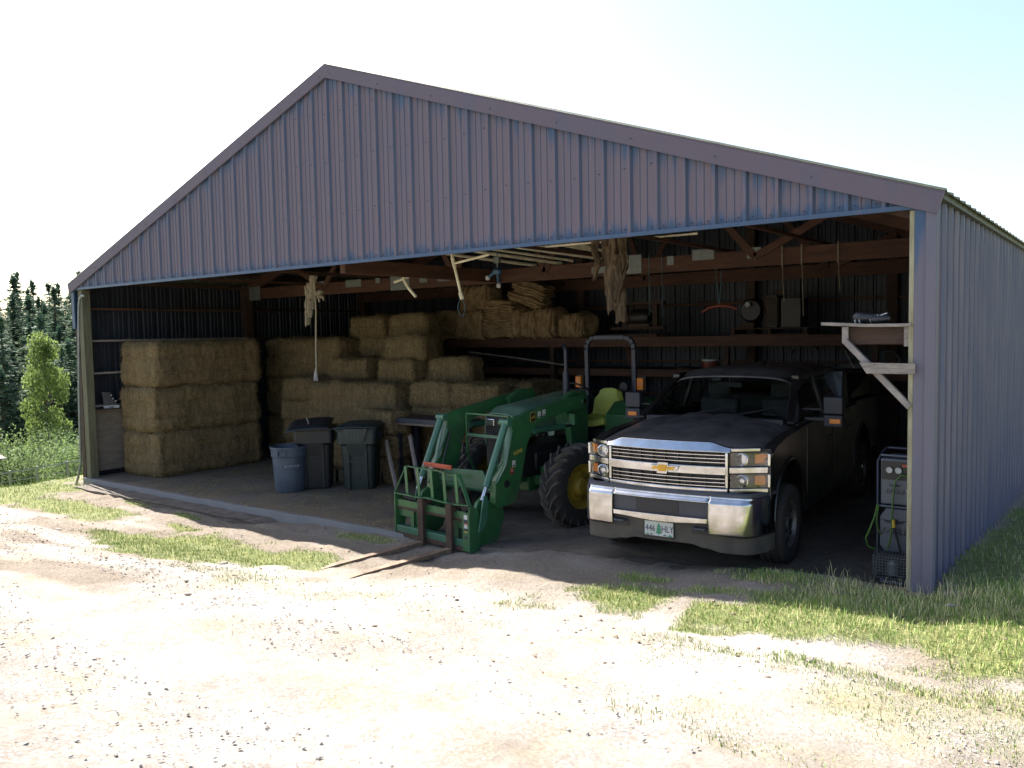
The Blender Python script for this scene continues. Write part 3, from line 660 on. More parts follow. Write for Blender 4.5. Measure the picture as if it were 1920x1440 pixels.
bale('B', 2, -13.78, 1.81, 1.71, HP+.008, 'big straw bale on top of the front left stack of three')
bale('B', 1, -13.15, 4.5, 0.0, .01, 'big straw bale on the floor behind the front left stack')
bale('B', 2, -13.15, 4.5, .855, -.01, 'big straw bale in the middle behind the front left stack')
bale('B', 0, -13.12, 4.5, 1.71, .015, 'big straw bale on top behind the hanging pale rope')
bale('B', 2, -10.7, 3.70, 0.0, .0, 'big straw bale on the floor behind the black wheeled bins')
bale('B', 1, -10.68, 3.68, .855, .015, 'long straw bale right behind and above the two wheeled bins')
bale('B', 0, -10.7, 5.0, 0.0, .0, 'big straw bale on the floor in the second row behind the bins')
bale('B', 2, -10.7, 5.0, .855, .0, 'big straw bale in the second row hidden behind the long bale over the bins')
bale('B', 1, -8.2, 4.55, 0.0, .0, 'big straw bale on the floor behind the steel bench')
bale('B', 0, -8.2, 4.55, .855, .0, 'big straw bale behind the small bales left of the tractor')
for k, (z, nm) in enumerate(((0, 'lowest'), (.432, 'second'), (.864, 'third'), (1.296, 'topmost'))):
    bale('S', k, -12.47+.03*(k % 2), 3.55, z, .04*(k-1.5), '%s small straw bale of the column right beside the front left stack' % nm)
for c_i, xx in ((0, -8.80), (1, -7.70)):
    for k, nm in enumerate(('lowest', 'second', 'third', 'topmost')):
        bale('S', k+c_i, xx+.02*((k*7) % 3-1), 3.55, k*.432, .02*((k+c_i) % 3-1), '%s small straw bale in the %s column beside the green tractor' % (nm, ('left', 'right')[c_i]))
bale('S', 1, -11.45, 4.02, 1.71, .03, 'small straw bale on the long bale, just right of the hanging rope end')
bale('S', 2, -10.05, 3.98, 1.71, -.02, 'small straw bale in the middle of three lying on the long bales')
bale('S', 0, -8.85, 4.25, 1.71, .05, 'dim small straw bale at the right end of three lying on the bales')
bale('S', 0, -9.95, 4.02, 2.142, .04, 'small straw bale stacked second high under the sack shelf corner')
bale('S', 2, -11.45, 4.75, 1.71, 0, 'small straw bale at the bottom of the tall rear pile'); bale('S', 1, -10.3, 4.75, 1.71, 0, 'small straw bale hidden low in the tall rear pile')
bale('S', 1, -11.4, 4.75, 2.142, .02, 'small straw bale second high in the tall rear pile'); bale('S', 0, -10.3, 4.75, 2.142, 0, 'small straw bale second high in the rear pile behind another')
bale('S', 2, -11.6, 4.7, 2.574, -.03, 'ragged small straw bale on top left of the tall rear pile'); bale('S', 0, -10.5, 4.72, 2.574, .03, 'ragged small straw bale on top right of the tall rear pile')
lb = bale('S', 1, -9.35, 2.72, .86, -.15, 'dark loose greyish straw bale lying just above the bins'); lb['group'] = 'small straw bales stacked in the barn'
lb2 = bale('S', 2, -9.35, 2.74, .43, 0, 'small straw bale in the middle of the pile hidden behind the bins'); lb3 = bale('S', 0, -9.35, 2.72, 0, .05, 'small straw bale on the floor hidden behind the bins')

# sack bundles
def sack(name, sx, sy, sz, ax, x, y, z, label, seed, rot=(0, 0, 0)):
    n_ = (sx, sy, sz)[ax]/.058
    def f(px, py, pz, a, b, c):
        q = (px, py, pz)[ax]/((sx, sy, sz)[ax]/2); wv = .9*nz(px*4+seed, py*4, pz*4)
        nn = (a, b, c); e = 0
        if abs(nn[ax]) < .7:
            s_ = abs(math.sin(PI*(q*n_/2+wv))); e = .075*s_**.4-.06+.02*nz(px*9, py*9, pz*9+seed)
            e += .10*nz(math.floor(q*n_/2+wv)*3.7+seed, 1, 2)
        return e+.07*nz(px*3+seed, py*3, pz*3)
    o = lumpy(name, sx, sy, sz, 95, f, 'burlap', .09, 0); o.location = (x, y, z+sz/2); o.rotation_euler = rot
    tag(o, label, 'sack bundle', 'bundles of folded sacks on the upper shelf')
sack('sack_bundle', .62, .6, .62, 2, -10.57, 6.10, 2.50, 'bundle of flat folded sacks at the far left end of the upper shelf', 1)
sack('sack_bundle', .75, .6, .58, 0, -9.88, 6.10, 2.50, 'bundle of upright folded sacks, second from left on the upper shelf', 2)
sack('sack_bundle', .74, .6, .78, 2, -9.12, 6.12, 2.50, 'tall bundle of flat wavy sacks in the middle of the upper shelf', 3)
sack('sack_bundle', 1.0, .6, .56, 0, -8.24, 6.10, 2.50, 'wide bundle of upright folded sacks at the right of the sack row', 4)
sack('sack_bundle', .62, .55, .42, 0, -7.42, 6.20, 2.50, 'small dark slumped sack bundle at the right end of the sack row', 5)
sack('sack_bundle', .85, .5, .5, 0, -9.82, 6.15, 3.09, 'bundle of upright sacks on top of the left sack bundles', 6)
sack('sack_bundle', .85, .5, .50, 2, -8.50, 6.20, 3.16, 'tilted bundle of flat sacks topping the sack pile', 7, (0, .30, 0))

# ------------------------------------------------------------------ bins
def lin(a, b, t): return a+(b-a)*t
def rrect(w_, d, r, z, n=5):
    pts = []
    for cx, cy, a0 in ((w_/2-r, d/2-r, 0), (-w_/2+r, d/2-r, 90), (-w_/2+r, -d/2+r, 180), (w_/2-r, -d/2+r, 270)):
        for k in range(n+1):
            a = R(a0+90*k/n); pts.append((cx+r*math.cos(a), cy+r*math.sin(a), z))
    return pts
def loft(m, rings, mat, capb=True, capt=True):
    n = len(rings[0]); vs = [p for r in rings for p in r]; fs = []
    for i in range(len(rings)-1):
        for k in range(n): fs.append((i*n+k, i*n+(k+1) % n, (i+1)*n+(k+1) % n, (i+1)*n+k))
    if capb: fs.append(tuple(range(n-1, -1, -1)))
    if capt: fs.append(tuple((len(rings)-1)*n+k for k in range(n)))
    m.add(vs, fs, mat)
def cart(x, y, rz, mat, label, ajar):
    t = thing('wheeled_bin', label, 'wheeled bin', (x, y, .0), rz)
    b = M()
    rings = [rrect(.50, .56, .07, .02), rrect(.52, .58, .07, .10), rrect(.56, .66, .08, .72), rrect(.565, .67, .08, .77), rrect(.66, .78, .08, .80), rrect(.67, .80, .08, 1.02), rrect(.70, .83, .05, 1.02), rrect(.70, .83, .05, 1.05)]
    loft(b, rings, mat)
    b.obj('bin_body', t, bevel=.006, smooth=40)
    h = M()                                           # front spine with grab bar
    for s in (-1, 1): h.prism([(-.29, .04), (-.33, .04), (-.385, .78), (-.34, .78)], s*.15-.02, s*.15+.02, mat, 'x')
    h.prism([(-.36, .60), (-.40, .80), (-.34, .80), (-.32, .60)], -.17, .17, mat, 'x'); h.box((-.15, -.365, .50), (.15, -.335, .525), mat); h.obj('front_spine', t, bevel=.005)
    l = M()
    def lid(u, v):
        xx = (u-.5)*.74; yy = (v-.5)*.90; e = min(min(u, 1-u)*8, min(v, 1-v)*8, 1)
        return (xx, yy-.01, 1.06+.045*e+.02*math.cos(xx*4))
    l.grid(lid, 16, 16, mat)
    if not ajar:
        l.prism([(-.20, 1.06), (.20, 1.06), (.13, .86), (-.13, .86)], -.455, -.435, mat, 'y')
        for k in (-2, -1, 0, 1, 2): l.box((k*.055-.008, -.462, .87), (k*.055+.008, -.45, 1.05), mat)
    lo = l.obj('lid', t, smooth=40, solid=.012)
    if ajar: lo.rotation_euler = (R(5.5), R(-4), 0); lo.location = (0, 0, .03)
    for s in (-1, 1):
        w_ = M(); w_.lathe([(.0, -.02), (.11, -.02), (.125, 0), (.11, .02), (0, .02)], 'black_plastic', 24, 'x', (s*.31, .33, .125)); w_.obj('wheel', t, smooth=40)
    ax = M(); ax.tube([(-.32, .33, .125), (.32, .33, .125)], .012, 'galv'); ax.obj('axle', t)
    return t
ca = cart(-9.95, 1.70, R(44), 'black_plastic', 'black wheeled bin with its lid ajar behind the round grey can', True)
s_ = M(); s_.bar((.02, -.30, .8), (-.10, -.36, 1.24), .03, .012, 'wood_greydiag'); s_.obj('protruding_lath', ca)
s_ = lumpy('bag_rubbish', .3, .2, .14, 40, lambda x, y, z, a, b, c: .03*nz(x*14, y*14, z*14), 'wood_grey', .04, 0, ca); s_.location = (-.05, -.22, 1.03)
cb = cart(-9.20, 2.05, R(36), 'green_plastic', 'dark green wheeled bin standing left of the steel bench', False)
for k, (s, wd) in enumerate(((1, .30), (0, .32))):
    q = M()
    for i in range(6): q.box((.338, -.17+i*.055+.006, .87+s*.06), (.342, -.17+i*.055+.04*(1 if i % 3 else .7), .90+s*.06), 'ink_white' if 0 else 'grey_plastic')
    q.obj('worn_lettering', cb)
bt = thing('round_can', 'round blue-grey open rubbish can with worn white letters', 'rubbish can', (-10.02, 1.18, 0))
b = M(); b.lathe([(.0, .01), (.235, .01), (.245, .03), (.262, .30), (.277, .60), (.295, .61), (.300, .74), (.315, .745), (.315, .775), (.295, .775), (.270, .60), (.245, .05), (0, .05)], 'grey_plastic', 48); b.obj('can_body', bt, smooth=35)
q = M(); a0 = R(-62)
for da, dz0, dz1 in ((-.22, .63, .72), (.22, .63, .72)):
    a = a0+da; q.box((-.012, -.32, dz0), (.012, -.292, dz1), 'grey_plastic', Matrix.Rotation(a+PI/2, 3, 'Z'), (0, 0, 0))
for z in (.625, .72):
    pts = [((.312)*math.cos(a0+u), (.312)*math.sin(a0+u), z) for u in np.linspace(-.23, .23, 7)]; q.tube(pts, .010, 'grey_plastic', 6)
q.obj('handle', bt)
for k, chx in enumerate('N·PSTHP'):
    a = R(-52)+k*.135; text('lettering', chx, .058, 'ink_white', bt, (.272*math.cos(a), .272*math.sin(a), .455), (PI/2, 0, a+PI/2), .001)

# steel bench and leaning boards
bn = thing('steel_bench', 'dark steel bench behind the tractor forks, right of the green bin', 'bench', (0, 0, 0))
q = M(); q.box((-9.1, 2.55, 1.09), (-7.45, 3.15, 1.17), 'rops'); q.box((-8.9, 2.6, 1.05), (-7.6, 3.1, 1.085), 'wood_grey'); q.obj('bench_top', bn, bevel=.004)
for x, y in ((-8.85, 2.62), (-7.62, 2.62), (-8.85, 3.05), (-7.62, 3.05)):
    q = M(); q.box((x-.04, y-.04, fl(x)), (x+.04, y+.04, 1.05), 'rops'); q.obj('leg', bn, bevel=.004)
def board(a, b, w_, h, mat, name, label, cat, group=None):
    q = M(); q.bar(a, b, w_, h, mat); o = q.obj(name, None, bevel=.003); return tag(o, label, cat, group)
board((-8.80, 2.25, .80), (-8.28, 1.95, .10), .04, .10, 'wood_grey', 'leaning_board', 'pale board leaning under the bench, nearer the green bin', 'board', 'boards leaning under the bench')
board((-8.28, 2.30, .92), (-7.80, 2.0, .10), .04, .10, 'wood_greydiag', 'leaning_board', 'reddish grey board leaning under the bench, nearer the loader', 'board', 'boards leaning under the bench')
q = M(); q.tube([(-9.63, 5.5, 2.22), (-8.5, 5.6, 2.10), (-7.39, 5.7, 1.96)], .018, 'wood_grey', 6); tag(q.obj('long_stick', smooth=60), 'long thin pale stick slanting between the two back wall shelves', 'stick')
#@@PART2@@
# ------------------------------------------------------------------ things hanging under the trusses
def pipe(pts, r, label, group='white plastic pipes lying on the truss chords', mat='white_pipe'):
    q = M(); q.tube(pts, r, mat, 12); q.tube([Vector(pts[-1])+(Vector(pts[-2])-Vector(pts[-1])).normalized()*.06, pts[-1]], r*1.18, mat, 12)
    return tag(q.obj('plastic_pipe', smooth=50), label, 'pipe', group)
pipe([(-5.95, .2, 3.90), (-5.6, 2.0, 3.80), (-5.42, 3.75, 3.745)], .030, 'thick white pipe whose open end reaches furthest right and lowest')
pipe([(-5.55, .2, 3.92), (-5.1, 2.0, 3.83), (-5.0, 2.9, 3.78)], .032, 'white pipe with a dark-smeared coupling near its right end')
pipe([(-5.62, .25, 3.98), (-5.0, 2.2, 3.86), (-4.93, 3.7, 3.73)], .022, 'thinner white pipe ending beside the coupled pipe')
pipe([(-6.5, .2, 3.90), (-6.3, 2.0, 3.78), (-6.2, 3.8, 3.72)], .027, 'white pipe lying in the left middle of the pipe pile')
pipe([(-6.9, .2, 3.88), (-6.9, 2.0, 3.79), (-6.7, 3.8, 3.715)], .025, 'white pipe at the left side of the pipe pile')
pipe([(-6.2, .25, 3.87), (-6.0, 2.0, 3.79), (-5.85, 3.6, 3.73)], .020, 'thin white pipe in the middle of the pipe pile')
pipe([(-5.2, 1.55, 3.74), (-3.95, 1.80, 3.76)], .016, 'thin white pipe slanting across towards the hanging hide')
pipe([(-3.62, 1.86, 3.765), (-2.95, 1.92, 3.77)], .014, 'short thin white pipe stub right of the hanging hide', None)
q = M(); q.tube([(-6.31, 1.2, 3.72), (-6.15, 1.2, 3.14)], .021, 'white_pipe', 12); q.tube([(-6.27, 1.2, 3.58), (-5.64, 1.2, 3.66)], .018, 'white_pipe', 12)
q.tube([(-6.295, 1.2, 3.66), (-6.255, 1.2, 3.52)], .028, 'white_pipe', 12); q.tube([(-6.165, 1.2, 3.17), (-6.13, 1.2, 3.08)], .030, 'white_pipe', 12)
for k in (-1, 1): q.tube([(-6.15, 1.2, 3.12), (-6.15+k*.07, 1.2, 2.98), (-6.15+k*.04, 1.2, 2.86), (-6.15, 1.2, 2.84)], .004, 'string_blue', 5)
tag(q.obj('pipe_frame', smooth=50), 'white pipe tee hanging down below the truss with a wire loop', 'pipe')
q = M(); q.tube([(-7.56, 1.5, 3.66), (-7.56, 1.5, 3.52), (-7.53, 1.5, 3.42), (-7.44, 1.5, 3.30), (-7.30, 1.5, 3.17)], .024, 'white_pipe', 12)
tag(q.obj('plastic_pipe', smooth=60), 'short curved white pipe hanging alone left of the pipe tee', 'pipe')
q = M(); q.tube([(-8.25, 2.0, 3.45), (-7.75, 2.2, 3.62)], .022, 'white_pipe', 10); tag(q.obj('plastic_pipe', smooth=60), 'short white pipe stub across the big left gusset plate', 'pipe')
def strips(name, segs, mat, wid, label, cat, seed):
    rg = np.random.default_rng(seed); vs = []; fs = []
    for (x, y, z0, z1, w0, w1) in segs:
        n = 22; m_ = 7; k0 = len(vs); ph = rg.uniform(0, 9)
        for i in range(n+1):
            t = i/n; z = lin(z0, z1, t); w_ = lin(w0, w1, t)*(1+.3*nz(t*5, ph)); cx = x+.05*nz(t*2.4, ph, 1); 
            for j in range(m_+1):
                s = j/m_-.5; vs.append((cx+s*w_, y+.05*math.cos(s*7+ph+t*2)*(1+.4*nz(t*6, s*3, ph))+.03*nz(t*9, s*5, ph), z-(.12*abs(nz(s*9, ph))*(t > .9))))
        for i in range(n):
            for j in range(m_): a = k0+i*(m_+1)+j; fs.append((a, a+1, a+m_+2, a+m_+1))
    o = raw(name, vs, fs, [mat], smooth=True); md = o.modifiers.new('s', 'SOLIDIFY'); md.thickness = .008
    return tag(o, label, cat)
strips('hanging_hide', [(-3.66, 1.0, 3.74, 3.2, .16, .10), (-3.55, 1.02, 3.74, 2.9, .2, .08), (-3.62, .96, 3.74, 2.86, .14, .12), (-3.45, 1.0, 3.72, 3.2, .12, .05), (-3.56, 1.05, 3.3, 2.72, .2, .13), (-3.82, .97, 3.70, 3.24, .09, .035), (-3.5, .95, 3.5, 2.95, .12, .05), (-3.72, 1.04, 3.74, 3.05, .13, .06)], 'hide', .1, 'ragged brown hide hanging from the truss right of the pipes', 'hide', 3)
rp = thing('hanging_rope', 'pale frayed rope hanging from the truss in front of the straw', 'rope', (0, 0, 0))
q = M(); q.tube([(-9.61, 1.5, 3.60), (-9.605, 1.51, 3.0), (-9.62, 1.5, 2.5), (-9.63, 1.5, 2.1), (-9.64, 1.5, 1.98)], .015, 'rope', 8); q.obj('cord', rp, smooth=60)
q = M()
for k in range(14):
    a = k*2.4; q.tube([(-9.64, 1.5, 2.10), (-9.65+.02*math.cos(a), 1.5+.02*math.sin(a), 1.98), (-9.655+.035*math.cos(a), 1.5+.03*math.sin(a), 1.87+.02*math.sin(k))], .005, 'boot_white', 4)
q.obj('frayed_end', rp)
tp_ = strips('frayed_top', [(-9.66, 1.5, 3.62, 3.25, .12, .10), (-9.74, 1.5, 3.5, 2.95, .06, .03), (-9.69, 1.52, 3.45, 3.1, .08, .02), (-9.5, 1.5, 3.36, 3.25, .16, .10), (-9.78, 1.48, 3.45, 2.82, .035, .02)], 'rope', .1, None, None, 8); tp_.parent = rp
lp = thing('hanging_lamp', 'small blue and white lamp fitting hanging beside the white pipes', 'lamp', (-5.97, 1.8, 0))
q = M(); q.tube([(0, 0, 3.75), (0, 0, 3.52)], .010, 'galv', 8); q.box((-.045, -.03, 3.60), (.045, .03, 3.69), 'galv'); q.obj('rod', lp)
q = M(); q.lathe([(0, 3.44), (.06, 3.44), (.075, 3.49), (.04, 3.53), (0, 3.54)], 'blue_dark', 16); q.tube([(-.05, 0, 3.47), (-.16, 0, 3.41)], .022, 'blue_dark', 8); q.tube([(0, 0, 3.46), (.02, 0, 3.32)], .022, 'blue_dark', 8); q.obj('socket', lp, smooth=40)
for p in ((-.18, 0, 3.40), (.02, 0, 3.28)):
    q = M(); q.lathe([(0, -.04), (.03, -.03), (.035, 0), (.028, .025), (0, .03)], 'boot_white', 14, c=p); q.obj('bulb', lp, smooth=60)
q = M()
q.tube([(-3.83, 4.0, 2.85), (-3.72, 4.0, 2.915), (-3.55, 4.0, 2.94), (-3.4, 4.0, 2.925), (-3.28, 4.0, 2.88)], [.018, .024, .026, .024, .018], 'red', 8)
for a, b in (((-3.63, 4.0, 3.70), (-3.57, 4.0, 2.95)), ((-3.50, 4.0, 3.70), (-3.56, 4.0, 2.95))): q.tube([a, b], .005, 'string_blue', 5)
tag(q.obj('hanging_yoke', smooth=50), 'curved red bar hanging on two blue cords above the pickup', 'yoke')
for x, z, lb_ in ((-4.49, 2.83, 'left'), (-4.28, 2.80, 'right')):
    q = M(); q.tube([(x, 3.58, 3.72), (x+.01, 3.58, 3.2), (x, 3.59, z)], .0045, 'string_blue', 5); tag(q.obj('dangling_twine'), '%s one of two thin blue cords dangling behind the loader roll bar' % lb_, 'cord', 'thin cords hanging from the truss chord')
for x, z, lb_ in ((-2.48, 2.95, 'thin pale cord looped over the chord above the truck cab'), (-2.22, 2.75, 'longest thin pale cord above the truck cab'), (-1.75, 3.05, 'short thin cord hanging nearest the right wall')):
    q = M(); q.tube([(x, 3.58, 3.70), (x+.006, 3.58, 3.3), (x+.02, 3.59, z)], .004, 'rope', 5); q.tube([(x, 3.57, 3.70), (x, 3.57, 3.42)], .009, 'rope', 5)
    tag(q.obj('dangling_twine'), lb_, 'cord', 'thin cords hanging from the truss chord')

# machines on the upper shelf
mc = thing('machine_crate', 'old machine in an open timber frame on the upper shelf behind the roll bar', 'machine', (-6.05, 6.1, 2.48))
for a, b in (((-.62, -.2, .03), (.52, -.2, .03)), ((-.62, .25, .03), (.52, .25, .03)), ((-.55, 0, .16), (.55, 0, .16)), ((-.35, 0, .62), (.55, 0, .62))):
    q = M(); q.bar(a, b, .10, .05, 'wood_dark'); q.obj('rail', mc)
for x in (-.25, .38):
    q = M(); q.box((x-.045, -.05, .19), (x+.045, .05, .60), 'wood_dark'); q.obj('upright', mc)
q = M(); q.lathe([(0, -.18), (.13, -.18), (.15, -.1), (.15, .1), (.10, .18), (0, .18)], 'trim_black', 24, 'x', (.08, 0, .36)); q.lathe([(0, -.03), (.10, -.03), (.10, .03), (0, .03)], 'rust', 20, 'x', (-.17, 0, .36)); q.box((-.15, -.12, .185), (.3, .12, .24), 'rust'); q.tube([(-.45, -.05, .4), (.28, -.05, .4)], .015, 'rust'); q.obj('motor', mc, smooth=40)
en = thing('old_engine', 'dark ribbed engine standing on a low pallet on the upper shelf over the truck', 'engine', (-3.5, 6.15, 2.48))
q = M()
for z in (.0, .10): q.box((-.66, -.28, z), (.66, .28, z+.02), 'wood_dark' if z < .05 else 'wood_dark')
for x in (-.64, -.02, .58): q.box((x, -.28, .021), (x+.05, .28, .099), 'wood_dark')
q.obj('pallet', en)
q = M(); q.box((-.55, -.15, .125), (-.30, .1, .20), 'wood_dark'); q.obj('block', en)
q = M()
for k in range(14): q.box((-.12, -.2, .16+k*.034), (.14, .2, .18+k*.034), 'rust')
q.box((-.08, -.16, .125), (.10, .16, .66), 'trim_black'); q.lathe([(0, -.14), (.17, -.14), (.2, -.08), (.2, .08), (.17, .14), (0, .14)], 'ink', 24, 'y', (-.36, 0, .42)); q.box((.18, -.2, .125), (.5, .2, .60), 'trim_black'); q.lathe([(0, -.22), (.05, -.22), (.05, -.2)], 'galv', 12, 'y', (-.38, 0, .52)); q.tube([(.0, 0, .66), (.05, 0, .72), (.2, 0, .72)], .03, 'rust')
q.obj('engine_block', en, smooth=35, bevel=.006)
cj_ = thing('drink_cooler', 'orange-red drink cooler with a white lid on the lower back shelf', 'cooler', (-4.73, 6.35, 1.88))
q = M(); q.lathe([(0, 0), (.13, 0), (.15, .12), (.15, .15), (0, .15)], 'red', 28); q.obj('cooler_body', cj_, smooth=40)
q = M(); q.lathe([(.0, .19), (.14, .19), (.158, .18), (.158, .15), (0, .15)], 'boot_white', 28); q.obj('lid', cj_, smooth=40)
q = M(); q.lathe([(0, .0), (.16, .0), (.18, .03), (.06, .05), (0, .05)], 'rust', 24, c=(-5.2, 6.35, 1.88)); tag(q.obj('rusty_pan', smooth=40), 'flat rusty pan lying left of the orange cooler', 'pan')
for x, r_, lb_ in ((-3.05, .23, 'large pale hose coil standing behind the truck roof'), (-1.75, .16, 'small pale hose coil standing near the right wall')):
    q = M()
    for k in range(3): q.tube([(x+r_*math.cos(a), 6.3+.03*k, 1.88+r_+r_*math.sin(a)) for a in np.linspace(0, 2*PI, 28)], .010, 'galv', 6, False)
    tag(q.obj('hose_coil', smooth=60), lb_, 'hose', 'hose coils on the lower shelf')
q = M(); q.bar((-2.55, 6.9, 2.20), (-2.40, 6.9, 1.90), .12, .03, 'wood_grey'); q.box((-2.62, 6.85, 1.90), (-1.9, 6.98, 1.97), 'trim_black'); tag(q.obj('scrap_board'), 'pale scrap board leaning on the lower shelf above the cab', 'board')

# ------------------------------------------------------------------ bracket shelf at the right jamb
wb = thing('bracket_shelf', 'weathered grey board shelf on a diagonal bracket at the right door jamb', 'shelf', (0, 0, 0))
q = M(); q.add([Vector(p) for p in ((-.88,-.06,2.640),(-.50,-.06,2.617),(-.14,-.06,2.615),(-.14,.20,2.615),(-.50,.20,2.617),(-.88,.20,2.640))]+[Vector(p) for p in ((-.88,-.06,2.612),(-.50,-.06,2.590),(-.14,-.06,2.588),(-.14,.20,2.588),(-.50,.20,2.590),(-.88,.20,2.612))],
      [(0,1,4,5),(1,2,3,4),(6,11,10,7),(7,10,9,8),(0,6,7,1),(1,7,8,2),(2,8,9,3),(3,9,10,4),(4,10,11,5),(5,11,6,0)], 'wood_grey'); q.obj('shelf_board', wb, bevel=.003)
q = M(); q.box((-.705, -.04, 2.452), (-.655, .0, 2.594), 'wood_greydiag'); q.obj('upright', wb, bevel=.002)
q = M(); q.box((-.205, -.02, 2.42), (-.168, .02, 2.587), 'wood_grey'); q.obj('cleat', wb, bevel=.002)
q = M(); q.box((-.655, .012, 2.44), (-.206, .035, 2.588), 'wood_dark'); q.obj('back_board', wb)
q = M(); q.bar((-.688, -.02, 2.478), (-.150, -.02, 1.905), .05, .055, 'wood_greydiag', (0, 1, 0)); q.obj('diagonal_brace', wb, bevel=.003)
q = M(); q.prism([(-.545, 2.285), (-.10, 2.278), (-.10, 2.190), (-.485, 2.190)], -.098, -.072, 'wood_grey', 'y'); q.obj('cross_board', wb, bevel=.003)
# boots
def bootmesh(m, s=1.0, T=None):
    m.T = T
    loft(m, [[(x*s, y*s, 0) for x, y in ((-.05,-.12),(.05,-.12),(.055,.05),(.045,.16),(0,.19),(-.045,.16),(-.055,.05))], [(x*s, y*s, .055*s) for x, y in ((-.05,-.12),(.05,-.12),(.055,.05),(.045,.16),(0,.19),(-.045,.16),(-.055,.05))]], 'boot_white')
    loft(m, [[(x*s, y*s, z*s) for x, y in ((-a,-c),(a,-c),(a,.0),(a*.9,b*.8),(0,b),(-a*.9,b*.8),(-a,0))] for a, b, c, z in ((.052,.18,.12,.056),(.052,.15,.12,.10),(.05,.07,.12,.17),(.052,.03,.13,.25),(.055,.04,.15,.33))], 'boot_black')
    for z, y, b in ((.13,.11,.055),(.18,.06,.055),(.25,.03,.057)): m.box((-b*s, (y-.02)*s, z*s), (b*s, (y+.012)*s, (z+.022)*s), 'boot_white')
    m.box((.052*s, -.02*s, .012*s), (.058*s, .07*s, .036*s), 'boot_black'); m.box((-.058*s, -.02*s, .012*s), (-.052*s, .07*s, .036*s), 'boot_black')
q = M(); bootmesh(q, .95); o = q.obj('ski_boot', smooth=40, bevel=.006); o.location = (-14.44, .42, 1.302); o.rotation_euler = (0, 0, R(-20)); tag(o, 'black and white boot on the plywood ledge, nearer the corner post', 'boot', 'black and white boots on the plywood ledge')
q = M(); bootmesh(q, .95); o = q.obj('ski_boot', smooth=40, bevel=.006); o.location = (-14.44, .86, 1.302); o.rotation_euler = (0, 0, R(165)); tag(o, 'black and white boot on the plywood ledge, touching the straw stack', 'boot', 'black and white boots on the plywood ledge')
q = M(); q.box((-14.56, .13, 1.301-.02), (-14.34, 1.4, 1.301), 'wood_dark'); tag(q.obj('ledge_board'), 'dark narrow board along the top of the plywood sheet carrying boots', 'board')
lb = thing('lying_boot', 'dark blue-black boot with white marks lying on the grey bracket shelf', 'boot', (-.52, .06, 2.622))
q = M(); q.tube([(-.12, 0, .045), (-.09, 0, .052), (-.03, 0, .05), (.05, 0, .042), (.13, 0, .045), (.17, 0, .045)], [.025, .052, .046, .040, .044, .038], 'boot_black', 16); q.tube([(.06, -.055, .03), (.10, -.06, .035), (.2, -.05, .04)], [.025, .032, .02], 'boot_black', 12); q.obj('boot_shaft', lb, smooth=60)
q = M()
for x, r_ in ((-.09, .054), (-.055, .052), (.035, .043)): q.tube([(x, r_*math.cos(a), .05+r_*math.sin(a)) for a in np.linspace(-2.8, -1.0, 8)][::1], .007, 'boot_white', 6)
q.tube([(.07+.01*k, -.062+.004*k, .012+.02*k) for k in range(4)], .006, 'boot_white', 6); q.tube([(.10, -.045, .055), (.14, -.04, .075), (.17, -.03, .085)], .006, 'boot_white', 6); q.obj('white_marks', lb, smooth=60)

# ------------------------------------------------------------------ compressor and heater by the jamb
cp = thing('air_compressor', 'white and black upright shop compressor behind the right door jamb', 'compressor', (-.36, .80, .17))
q = M(); q.box((-.21, .0, .72), (.22, .40, 1.16), 'comp_grey'); q.obj('upper_cabinet', cp, bevel=.012)
q = M(); q.box((-.20, -.004, .96), (.21, .002, 1.14), 'trim_black'); q.box((-.02, -.006, 1.09), (.2, -.002, 1.115), 'orange'); q.obj('control_panel', cp)
for x in (-.13, -.05):
    q = M(); q.lathe([(0, -.02), (.030, -.02), (.030, 0)], 'label_white', 20, 'y', (x, 0, 1.055)); q.lathe([(.030, -.024), (.034, -.024), (.034, 0)], 'trim_black', 20, 'y', (x, 0, 1.055)); q.obj('gauge', cp)
text('lettering', 'EAGLE', .058, 'ink', cp, (-.08, -.004, .845), (PI/2, 0, 0), .002, 1.0, .25)
def wings(name, par, x, y, z, s):
    q = M(); q.prism([(x+a*s, z+b*s) for a, b in ((-1, .28), (-.45, .18), (-.2, .30), (0, .38), (.2, .30), (.45, .18), (1, .28), (.62, -.02), (.28, -.06), (0, -.18), (-.28, -.06), (-.62, -.02))], y-.003, y, 'ink', 'y'); q.obj(name, par)
wings('wing_emblem', cp, -.08, -.001, .90, .065)
q = M(); loft(q, [[(-.16, y, .24), (.20, y, .24), (.22, y, .32), (.22, y, .62), (.18, y, .68), (-.16, y, .68), (-.215, y, .60), (-.215, y, .32)] for y in (.0, .36)], 'comp_grey'); q.obj('lower_cabinet', cp, bevel=.01)
text('lettering', 'EAGLE', .080, 'ink', cp, (-.085, -.003, .46), (PI/2, 0, 0), .002, 1.0, .3); wings('wing_emblem', cp, -.085, -.001, .545, .115)
q = M()
for x in (-.235, .235): q.tube([(x, .0, .05), (x, .0, 1.13), (x+.02*(-1 if x > 0 else 1), .1, 1.21), (x+.04*(-1 if x > 0 else 1), .2, 1.24)], .013, 'rops', 8)
q.tube([(-.19, .2, 1.24), (.19, .2, 1.24)], .014, 'rops', 8); q.tube([(-.235, 0, .70), (.235, 0, .70)], .012, 'comp_grey', 8); q.tube([(-.22, .05, 1.185), (.22, .05, 1.185)], .012, 'comp_grey', 8); q.box((-.22, .0, .05), (.22, .4, .10), 'rops'); q.obj('tube_frame', cp, smooth=50)
